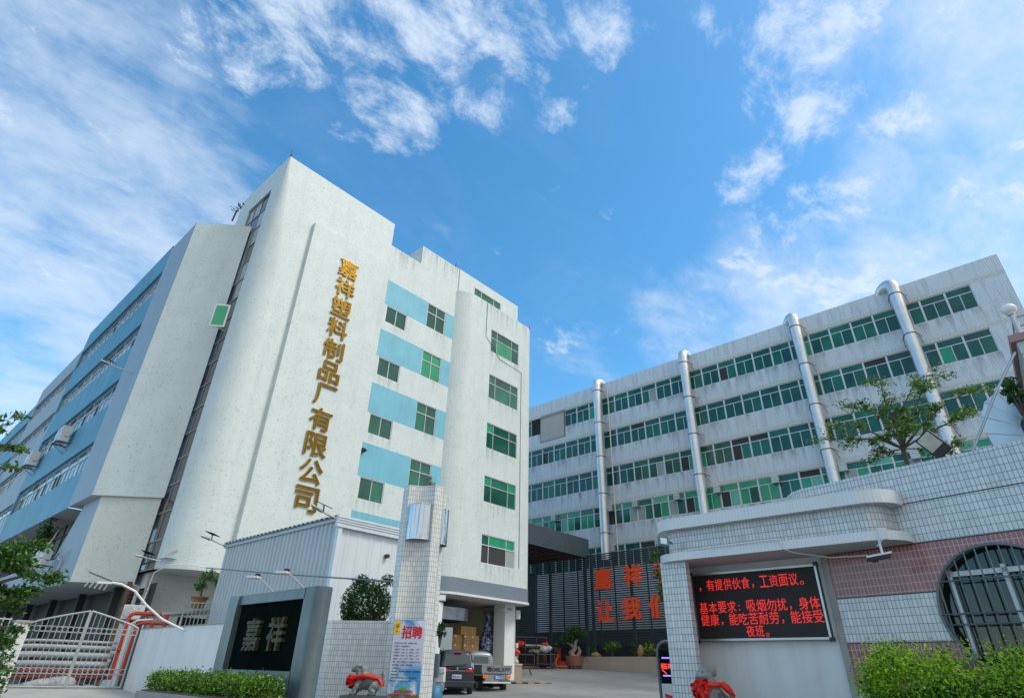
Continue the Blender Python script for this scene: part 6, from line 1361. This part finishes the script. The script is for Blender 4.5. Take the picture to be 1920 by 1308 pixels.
# canopy fittings
cv = thing('security_camera', (9.05, 1.65, 2.65), 'white bullet security camera hanging under the gatehouse canopy', 'camera'); cu2 = Vector((.25, -.95, .14)).normalized()
m = MB(); m.obox((9.05, 1.66, 2.64), .15, .05, .012, ux=cu2); m.obox((9.05, 1.66, 2.615), .13, .038, .03, ux=cu2, mat=1); part('camera_body', m, ['acwhite', 'ink'], cv); m = MB(); m.obox((9.06, 1.72, 2.585), .035, .03, .03, ux=cu2); m.obox((9.05, 1.80, 2.60), .012, .03, .028, ux=cu2); part('lens', m, 'black', cv); m = MB(); m.tube([(9.08, 1.62, 2.66), (9.08, 1.62, 2.76), (9.10, 1.62, 2.84)], .016, 7); m.lathe((9.1, 1.62, 2.83), [(.05, 0), (.05, .01)], 12); part('bracket', m, 'acwhite', cv)
m = MB(); m.box(9.06, 9.09, 1.50, 1.60, 2.83, 2.98); m.tube([(9.05, 1.57, 2.83), (9.08, 1.62, 2.78), (9.08, 1.66, 2.76)], .008, 5); top('junction_box', m, 'acwhite', 'small white junction box on the canopy edge above the security camera', 'electrical box')
m = MB(); m.tube([(9.2, 4.65, 2.97), (9.04, 4.0, 2.975), (9.04, 2.95, 2.98), (9.04, 2.86, 2.97), (9.03, 2.84, 2.84), (9.2, 2.75, 2.80), (9.65, 2.4, 2.76), (9.62, 1.9, 2.74)], .012, 6); top('conduit', m, 'pwhite', 'thin white cable conduit along the gatehouse canopy edge', 'cable')
ff = thing('teal_floodlight', (8.95, 4.65, 3.1), 'small teal floodlight at the rounded end of the gatehouse canopy', 'floodlight'); m = MB(); m.obox((8.90, 4.66, 3.12), .09, .05, .075, ux=(.5, -.85, -.15)); part('body', m, 'tealglass', ff, bevel=.01); m = MB(); m.obox((8.865, 4.635, 3.12), .05, .012, .045, ux=(.5, -.85, -.15)); part('lens', m, 'globe', ff); m = MB(); m.tube([(8.95, 4.6, 3.12), (9.12, 4.62, 3.12)], .015, 6); part('bracket', m, 'black', ff)
hv = thing('hanging_vine', (9.25, 4.95, 2.9), 'leafy green plant hanging beside the gatehouse column in front of the slatted screen', 'plant')
vp = np.vstack([ellipsoid_pts(110, (9.35, 5.07, 3.0), (.13, .09, .12), .2), ellipsoid_pts(90, (9.45, 5.12, 2.72), (.12, .08, .14), .2), ellipsoid_pts(150, (9.5, 5.12, 2.45), (.10, .08, .22), .2), ellipsoid_pts(40, (9.25, 5.12, 2.90), (.12, .05, .06), .2)])
leaves('foliage', vp, (.03, .075), ['leafdk', 'leafmd', 'leaflt'], hv); m = MB(); m.tube([(9.4, 5.06, 3.2), (9.42, 5.09, 2.9), (9.5, 5.12, 2.3)], .008, 5); part('stem', m, 'bark', hv)
# intercom terminal at the barrier
it = thing('barrier_terminal', (11.45, 6.15, 0), 'tall curved parking barrier terminal with a red lit display by the gatehouse column', 'barrier terminal'); iu = unit(-60)
q0 = Vector((11.35, 6.32, 0)); pth = [q0+Z3*0, q0+Z3*1.55]+[q0+iu*(.19-.19*math.cos(a))+Z3*(1.60+.19*math.sin(a)) for a in np.linspace(0, math.pi, 12)]+[q0+iu*.38+Z3*0]
m = MB(); m.tube(pth, .028, 8); part('frame', m, 'dullsteel', it)
m = MB(); m.obox(q0+iu*.19+Z3*1.35, .16, .06, .28, ux=iu); part('head', m, 'panel', it); m = MB(); m.obox(q0+iu*.19+Z3*.52, .16, .07, .54, ux=iu); part('cabinet', m, 'corrw', it)
im = MT['ledred']; inn = iu.cross(Z3)
mi = mat('terminal_red_leds', (.3, .02, .02), .5, emit=(1, .05, .04), estr=1.3); MT['termred'] = mi; MT['termviolet'] = mat('terminal_violet_strip', (.2, .15, .6), .5, emit=(.35, .28, 1), estr=1.2)
letters('display_text', '临时', tuple((q0+iu*.17)[:2]), iu, 1.36, .24, .10, .062, 'termred', it, bold=.02, thick=.003); m = MB(); m.tube([q0+iu*.06+Z3*1.30+inn*.065, q0+iu*.14+Z3*1.23+inn*.065], .01, 5); part('arrow_mark', m, 'termred', it)
m = MB()
for z in (1.50, 1.20): m = MB(); m.obox(q0+iu*.2+Z3*z+inn*.062, .13, .004, .012, ux=iu); part('light_strip', m, 'termviolet', it)
m = MB(); m.obox(q0+iu*.14+Z3*.86+inn*.072, .07, .003, .03, ux=iu+Z3*-.3); part('cabinet_mark', m, 'posterred', it)
# right hedge
hedge('clipped_hedge', 7.95, 8.95, -1.6, 1.98, .5, 1.40, 52000, (.024, .054), ['leaflime', 'leaflt', 'leafmd', 'leafdk', 'leafyel'], 'bright lime green hedge under the round barred window', weights=[.46, .22, .14, .10, .08], rnd=.2)
for y in (1.55, 1.05, .62, .15, -.2): pass
tips = np.vstack([np.array([8.3, y, 1.43])+RNG.normal(size=(70, 3))*np.array([.05, .03, .07])+np.array([0, 0, .05]) for y in (1.62, 1.42, .95, .78, .35, .05, -.15)])
leaves('foliage', tips, (.018, .042), ['leaflime', 'leafyel'], [o for o in bpy.data.objects if o.name.startswith('clipped_hedge')][-1])

# stone beast at right
def beast_right(loc, rz):
    t = thing('stone_beast', loc, 'spiky maned grey stone beast with a big red satin bow below the LED screen', 'statue', rz)
    P = [('l', [(-.2, 0, .1), (-.05, 0, .22), (.06, 0, .38)], [.15, .145, .12]), ('e', (.06, 0, .25), (.13, .13, .18)), ('l', [(.05, 0, .38), (.08, 0, .5)], [.11, .10]), ('e', (.12, 0, .55), (.13, .10, .085), (1, 0, .1)),
         ('e', (.225, 0, .535), (.075, .082, .035)), ('e', (.23, 0, .488), (.055, .07, .022)), ('e', (.25, 0, .57), (.035, .05, .028)), ('e', (.14, .065, .615), (.05, .03, .03)), ('e', (.14, -.065, .615), (.05, .03, .03)),
         ('l', [(.12, 0, .62), (.115, 0, .67), (.13, 0, .715)], [.035, .022, .006]), ('l', [(.04, .04, .60), (.0, .05, .66), (.01, .05, .71)], [.04, .025, .005]), ('l', [(-.01, 0, .56), (-.06, 0, .62), (-.07, 0, .69)], [.06, .035, .005]), ('l', [(.04, -.05, .60), (.0, -.06, .65), (.0, -.06, .70)], [.04, .022, .005]),
         ('l', [(-.22, 0, .14), (-.32, 0, .22), (-.30, 0, .34), (-.26, 0, .44)], [.06, .05, .04, .006])]
    for s in (1, -1): P += [('l', [(.12, s*.09, .3), (.16, s*.10, .15), (.16, s*.10, .03)], [.06, .045, .045]), ('e', (.2, s*.10, .03), (.07, .05, .035)), ('e', (-.12, s*.13, .13), (.14, .06, .13)), ('e', (-.02, s*.15, .035), (.11, .05, .04))]
    blob('body', P, .012, 'stone', t, smooth_it=3)
    for s in (1, -1):
        m = MB(); m.ball((.205, s*.06, .60), .016, 8); part('eye', m, 'stonedk', t, world=False)
        m = MB(); m.tube([(-.04+.055*math.cos(a)*(1-a/16), s*.145, .26+.055*math.sin(a)*(1-a/16)) for a in np.linspace(0, 9, 18)], .014, 5); part('wing', m, 'stonedk', t, world=False)
    m = MB(); m.tube([(.17, -.09, .505), (.27, -.06, .51), (.295, 0, .51), (.27, .06, .51), (.17, .09, .505)], .012, 6); part('mouth', m, 'stonedk', t, world=False)
    m = MB()
    for s in (1, -1): m.tube([(.20, s*.06, .42), (.08, s*.15, .42), (-.06, s*.15, .42), (-.12, s*.1, .42)], [.035, .04, .035, .03], 8)
    m.tube([(-.06, -.14, .44), (-.14, -.18, .36), (-.24, -.19, .27)], [.055, .06, .02], 8); m.tube([(-.04, -.15, .45), (-.10, -.19, .32), (-.12, -.19, .24)], [.045, .055, .03], 8); m.tube([(-.06, .14, .44), (-.14, .18, .36), (-.24, .19, .27)], [.055, .06, .02], 8)
    part('sash', m, 'redcloth', t, world=False); flower(t, (.24, .03, .36), .155)
    b = blob('bow', [('l', [(-.02, -.14, .46), (-.10, -.17, .40), (-.17, -.18, .30)], [.05, .065, .05]), ('l', [(-.02, -.14, .46), (-.05, -.19, .36), (-.06, -.20, .28)], [.05, .06, .045]), ('l', [(-.08, -.15, .45), (-.2, -.17, .33), (-.27, -.17, .27)], [.03, .03, .02])], .014, 'redcloth', t, smooth_it=1)
    return t
fr_l = math.degrees(math.atan2(.55, -.83))
br2 = beast_right((8.74, 4.04, .745), R(fr_l)); br2.scale = (.86, .86, .86)
p2 = thing('stone_plinth', (8.74, 4.04, 0), 'dark stone plinth carrying the stone beast below the LED screen', 'plinth'); m = MB(); m.obox((8.74, 4.04, .37), .36, .2, .37, ux=unit(fr_l)); part('block', m, 'stonedk', p2)

# ---------------------------------------------------------------- on and behind the gatehouse roof
fp = thing('black_floodlight', (10.2, .75, 3.87), 'black LED floodlight tilted up on the gatehouse parapet', 'floodlight')
ax = Vector((.05, -.55, -.83)).normalized(); bx = Vector((-.25, -.85, .30)).normalized(); bx = (bx-ax*bx.dot(ax)).normalized()
cfl = Vector((10.17, .76, 4.28)); m = MB(); m.obox(cfl, .20, .13, .022, ux=ax, uy=bx); part('body', m, 'black', fp, bevel=.01)
fn = ax.cross(bx); fn = fn if fn.x < 0 else -fn
MT['floodglass'] = mat('floodlight_reflector', (.42, .42, .36), .25, .3, .2, 8)
m = MB(); m.obox(cfl+fn*.024-ax*.05, .125, .105, .003, ux=ax, uy=bx); part('lens', m, 'floodglass', fp); m = MB(); m.tube([cfl+ax*.1, (10.2, .62, 4.02), (10.15, .58, 3.88)], .016, 6); part('bracket', m, 'acwhite', fp)
rock((10.6, .62, 4.0), (.16, .28, .16), 'stonebrn', 'brown rock on the gatehouse roof beside the floodlight, right one'); rock((10.55, 1.0, 3.95), (.16, .24, .10), 'stonebrn', 'flat brown rock on the gatehouse roof beside the floodlight, left one')
rock((10.6, 2.35, 3.93), (.12, .16, .08), 'stonebrn', 'small flat rock at the left end of the gatehouse parapet')
# tree behind
def tree(name, base, fork, limbs, label, mats, nleaf, size, barkm='bark', r0=.11, group=None, asp=.42, spread=.17):
    t = thing(name, base, label, 'tree', 0, group); m = MB(); m.tube([base, (Vector(base)*.5+Vector(fork)*.5)+Vector((.05, .03, 0)), fork], [r0*1.4, r0*1.1, r0], 10); tr_ = part('trunk', m, barkm, t)
    m = MB(); L_ = []
    for path, r, w in limbs:
        n = len(path); m.tube([fork]+path if path[0] is not None else path[1:], [r]+[r*(1-.8*(i+1)/n) for i in range(n)], 7)
        pts = [Vector(p) for p in path if p is not None]
        for i, p in enumerate(pts):
            k = w*(.5+.5*(i+1)/len(pts))
            for _ in range(int(3*w)+1):
                d = Vector((random.gauss(0, 1), random.gauss(0, 1), random.gauss(0, .35))).normalized(); e = p+d*random.uniform(.12, .42)*k
                m.tube([p, (p+e)/2+Vector((0, 0, .03)), e], [r*.3, r*.2, .004], 5); L_.append((e, k))
    part('limbs', m, barkm, t); C_ = []
    per = max(3, nleaf//max(1, len(L_)))
    for e, k in L_: C_.append(ellipsoid_pts(per, e, (spread*k+.03, spread*k+.03, spread*.5*k+.02), .1))
    leaves('crown', np.vstack(C_), size, mats, t, asp=asp); return t
F = (15.9, 1.80, 6.05)
D_ = lambda *p: [Vector(q) for q in p]
limbs = [(D_((15.95, 1.78, 6.7), (15.9, 1.85, 7.3), (15.9, 1.8, 7.9)), 0.044, 1.0), (D_((15.8, 2.2, 6.35), (15.7, 2.7, 6.45), (15.6, 3.2, 6.5)), 0.033, .9), (D_((15.5, 2.1, 6.3), (15.1, 2.4, 6.5), (14.9, 2.9, 6.6)), 0.027, .9),
         (D_((15.9, 1.3, 6.5), (15.9, .8, 6.85), (15.9, .3, 7.05), (15.9, 0, 7.0)), 0.033, .85), (D_((15.7, 1.5, 6.6), (15.5, 1.0, 7.2), (15.4, .8, 7.5)), 0.027, .9), (D_((15.6, 1.2, 6.2), (15.3, .6, 6.3), (15.2, .25, 6.35)), 0.027, .8),
         (D_((15.95, 2.0, 7.0), (15.95, 2.35, 7.25), (15.9, 2.7, 7.35)), 0.022, .9), (D_((15.95, 1.6, 7.0), (15.95, 1.2, 7.5), (15.95, .9, 7.75)), 0.022, .8), (D_((16.2, 1.6, 6.6), (16.5, 1.3, 7.0), (16.6, 1.3, 7.2)), 0.022, .9), (D_((15.7, 1.7, 6.3), (15.2, 1.6, 6.3), (15.0, 1.5, 6.2)), 0.022, .9),
         (D_((15.8, 2.1, 6.0), (15.6, 2.5, 5.95)), 0.017, .8), (D_((15.9, 1.4, 5.95), (15.9, 1.0, 5.9), (15.8, .7, 5.9)), 0.017, .8)]
tree('yard_tree', (15.95, 1.9, 1.0), F, limbs, 'slender spreading tree with layered foliage rising behind the gatehouse parapet', ['leafmd', 'leafmd', 'leaflt', 'leaflt', 'leafdk'], 7500, (.05, .10), r0=.055, spread=.27)
shrub('garden_shrub', (13.5, 1.75, 4.75), (.5, .5, .22), 260, ['leafdk', 'leafmd'], 'low green shrub just showing over the gatehouse parapet below the tree', (.06, .14))
# tall tiled annex at the right edge
an = thing('tiled_annex', (13, -3, 0), 'pale green tiled annex with pink roof edge cut by the right side of the frame', 'building')
m = MB(); m.prism([(11, -.66), (11, -7), (19, -7), (19, -.45)], 0, 5.88, 0, mtop=1); part('wall', m, ['tilegreen', 'roof'], an)
m = MB(); m.prism([(10.95, -.60), (10.95, -7), (19, -7), (19, -.39)], 5.88, 6.0, 0); part('coping', m, 'pinkcoping', an); pass
m = MB(); m.box(13.0, 14.6, -.66, -.60, 4.5, 5.5, 0); m.box(12.9, 14.7, -.62, -.50, 4.4, 4.5, 1); part('window', m, ['tealglass', 'cement'], an)
rg = thing('roof_railing', (11.0, -.8, 6.16), 'steel tube railing along the roof edge of the tiled annex', 'railing')
m = MB(); 
for z in (6.16, 6.32): m.tube([(11.0, -.76, z-.02), (11.0, -6.8, z-.02)], .022, 7)
for y in (-.78, -2.6, -4.6): m.tube([(11.0, y, 5.98), (11.0, y, 6.34)], .03, 7)
for z in (6.16, 6.32): m.tube([(11.0, -.76, z-.02), (17.5, -.5, z-.02)], .02, 7)
part('rails', m, 'steel', rg)
def globe(c, z0, label):
    t = thing('globe_lamp', (c[0], c[1], z0), label, 'lamp', 0, 'globe lamps on the annex railing'); m = MB(); m.tube([(0, 0, 0), (0, 0, c[2]-z0-.09)], .035, 8); m.lathe((0, 0, c[2]-z0-.12), [(.04, 0), (.06, .03), (.05, .05)], 12); part('post', m, 'steel', t, world=False); m = MB(); m.ball((0, 0, c[2]-z0), .105, 20, sc=(1, 1, .85)); part('globe', m, 'globe', t, world=False)
globe((11.0, -.76, 6.46), 6.0, 'white glass globe lamp on the near corner of the annex railing'); globe((15.0, -.33, 6.62), 6.0, 'white glass globe lamp farther back along the annex railing')
dc = thing('bent_duct', (13, -.3, 4.2), 'bent galvanised rectangular air duct on the side of the tiled annex', 'duct')
m = MB(); sec = [(13.0, -.45, 5.62), (13.0, -.20, 5.62), (13.0, .0, 5.50), (13.0, .12, 5.25), (13.0, .14, 4.95), (13.0, .06, 4.3), (13.0, .02, 3.6)]
ins = [(13.0, -.45, 5.1), (13.0, -.40, 5.1), (13.0, -.36, 5.05), (13.0, -.33, 4.98), (13.0, -.33, 4.8), (13.0, -.36, 4.3), (13.0, -.40, 3.6)]
for x0_, x1_ in ((12.3, 13.4),):
    A1 = [Vector((x0_, p[1], p[2])) for p in sec]; B1 = [Vector((x1_, p[1], p[2])) for p in sec]; A2 = [Vector((x0_, p[1], p[2])) for p in ins]; B2 = [Vector((x1_, p[1], p[2])) for p in ins]
    m.grid([A1, B1], 0, smooth=False); m.grid([A2, A1], 0, smooth=False); m.grid([B1, B2], 0, smooth=False); m.grid([B2, A2], 0, smooth=False)
    for k in range(1, 6): m.tube([A2[k], A1[k], B1[k]], .008, 4)
MT['oldgalv'] = mat('dull_zinc_sheet', (.55, .59, .61), .30, .8, .12, 1.5, streak=.15); part('duct', m, 'oldgalv', dc)
m = MB(); m.box(13.4, 13.75, -.03, .12, 3.0, 5.42); top('brick_pier', m, 'brick', 'narrow red brick tiled pier behind the bent duct', 'pier')
m = MB(); m.tube([(10.9, .62, 3.9), (10.9, .28, 4.42), (10.9, -.2, 5.15), (10.95, -.6, 5.7)], .02, 7); top('brace_pole', m, 'steel', 'thin steel pole leaning from the gatehouse parapet to the annex', 'pole')
an_sh = shrub('annex_creeper', (11.6, -.40, 5.32), (.35, .16, .26), 130, ['leafdk', 'leafmd'], 'few dark leaves hanging beside the annex roof edge', (.07, .16))

# ---------------------------------------------------------------- trees at the left edge
lt_l = [(D_((1.2, 8.9, 1.9), (1.5, 8.85, 2.05), (1.75, 8.83, 2.06)), .03, .55), (D_((1.0, 8.9, 2.1), (1.25, 8.9, 2.3), (1.35, 8.9, 2.35)), .03, .7), (D_((1.1, 8.9, 1.8), (1.4, 8.87, 1.75), (1.55, 8.86, 1.7)), .03, .6), (D_((.9, 8.9, 1.6), (1.3, 8.88, 1.5), (1.5, 8.86, 1.5)), .03, .6), (D_((.8, 8.9, 2.0), (.9, 8.9, 2.3)), .03, .8), (D_((1.0, 8.9, 1.2), (1.3, 8.88, 1.2)), .03, .7), (D_((1.2, 8.9, 1.65), (1.5, 8.85, 1.85), (1.62, 8.84, 1.9)), .03, .5), (D_((1.15, 8.9, 1.4), (1.45, 8.85, 1.33)), .02, .5), (D_((.9, 8.9, 1.9), (1.15, 8.9, 2.15), (1.3, 8.9, 2.2)), .02, .8), (D_((1.0, 8.9, 1.6), (1.25, 8.9, 1.7)), .02, .9), (D_((1.0, 8.9, 1.45), (1.3, 8.88, 1.4)), .02, .9), (D_((1.1, 8.9, 1.3), (1.35, 8.9, 1.15)), .02, .9)]
tree('roadside_tree', (.7, 8.9, 0), (.85, 8.9, 1.3), lt_l, 'green roadside tree with feathery leaves at the left edge of the picture', ['leafmd', 'leafdk', 'leafdk', 'leaflt'], 9500, (.035, .085), r0=.05, spread=.24)
lt2 = [(D_((.6, 9.97, 3.55), (.9, 9.96, 3.62), (1.05, 9.95, 3.66)), .02, .5), (D_((.6, 9.97, 3.8), (.85, 9.96, 3.98)), .02, .75), (D_((.7, 9.97, 3.5), (.9, 9.96, 3.42)), .02, .6)]
tree('roadside_tree', (.1, 9.9, 0), (.35, 9.95, 3.4), lt2, 'taller roadside tree whose leafy twigs reach in at the left edge', ['leafmd', 'leaflt', 'leafdk'], 620, (.05, .11), r0=.05)
shrub('roadside_shrub', (2.0, 11.6, .95), (.28, .3, .5), 900, ['leafdk', 'leafmd', 'leafblue'], 'dark green roadside shrub at the bottom left corner', (.04, .09))
# potted plants on the left ledge
pp = thing('ledge_plant', (6.6, 38.5, 5.35), 'tall leafy plant in a brown pot on the grey ledge below the blue bands', 'potted plant'); m = MB(); m.lathe((6.75, 38.6, 5.35), [(.01, 0), (.28, 0), (.34, .62), (.30, .62), (.01, .58)], 16); part('pot', m, 'terra', pp); m = MB(); m.tube([(6.75, 38.6, 5.8), (6.6, 38.5, 7.0), (6.55, 38.4, 7.9)], [.05, .04, .01], 6); part('stem', m, 'bark', pp)
leaves('foliage', np.vstack([ellipsoid_pts(330, (6.55, 38.3, 6.9), (.5, .55, .7), .2), ellipsoid_pts(200, (6.5, 38.9, 6.2), (.5, .8, .3), .2), ellipsoid_pts(60, (6.6, 38.2, 7.7), (.2, .2, .3), .2)]), (.10, .24), ['leafdk', 'leafmd'], pp)
for y, lab in ((37.6, 'reddish brown square pot on the grey ledge next to the air conditioner'), (39.6, 'reddish brown pot on the grey ledge, farther from the air conditioner')):
    m = MB(); m.lathe((6.75, y, 5.35), [(.01, 0), (.27, 0), (.33, .6), (.29, .6), (.01, .55)], 4 if y < 38 else 16); top('clay_pot', m, 'terra', lab, 'pot', 'pots on the ledge')
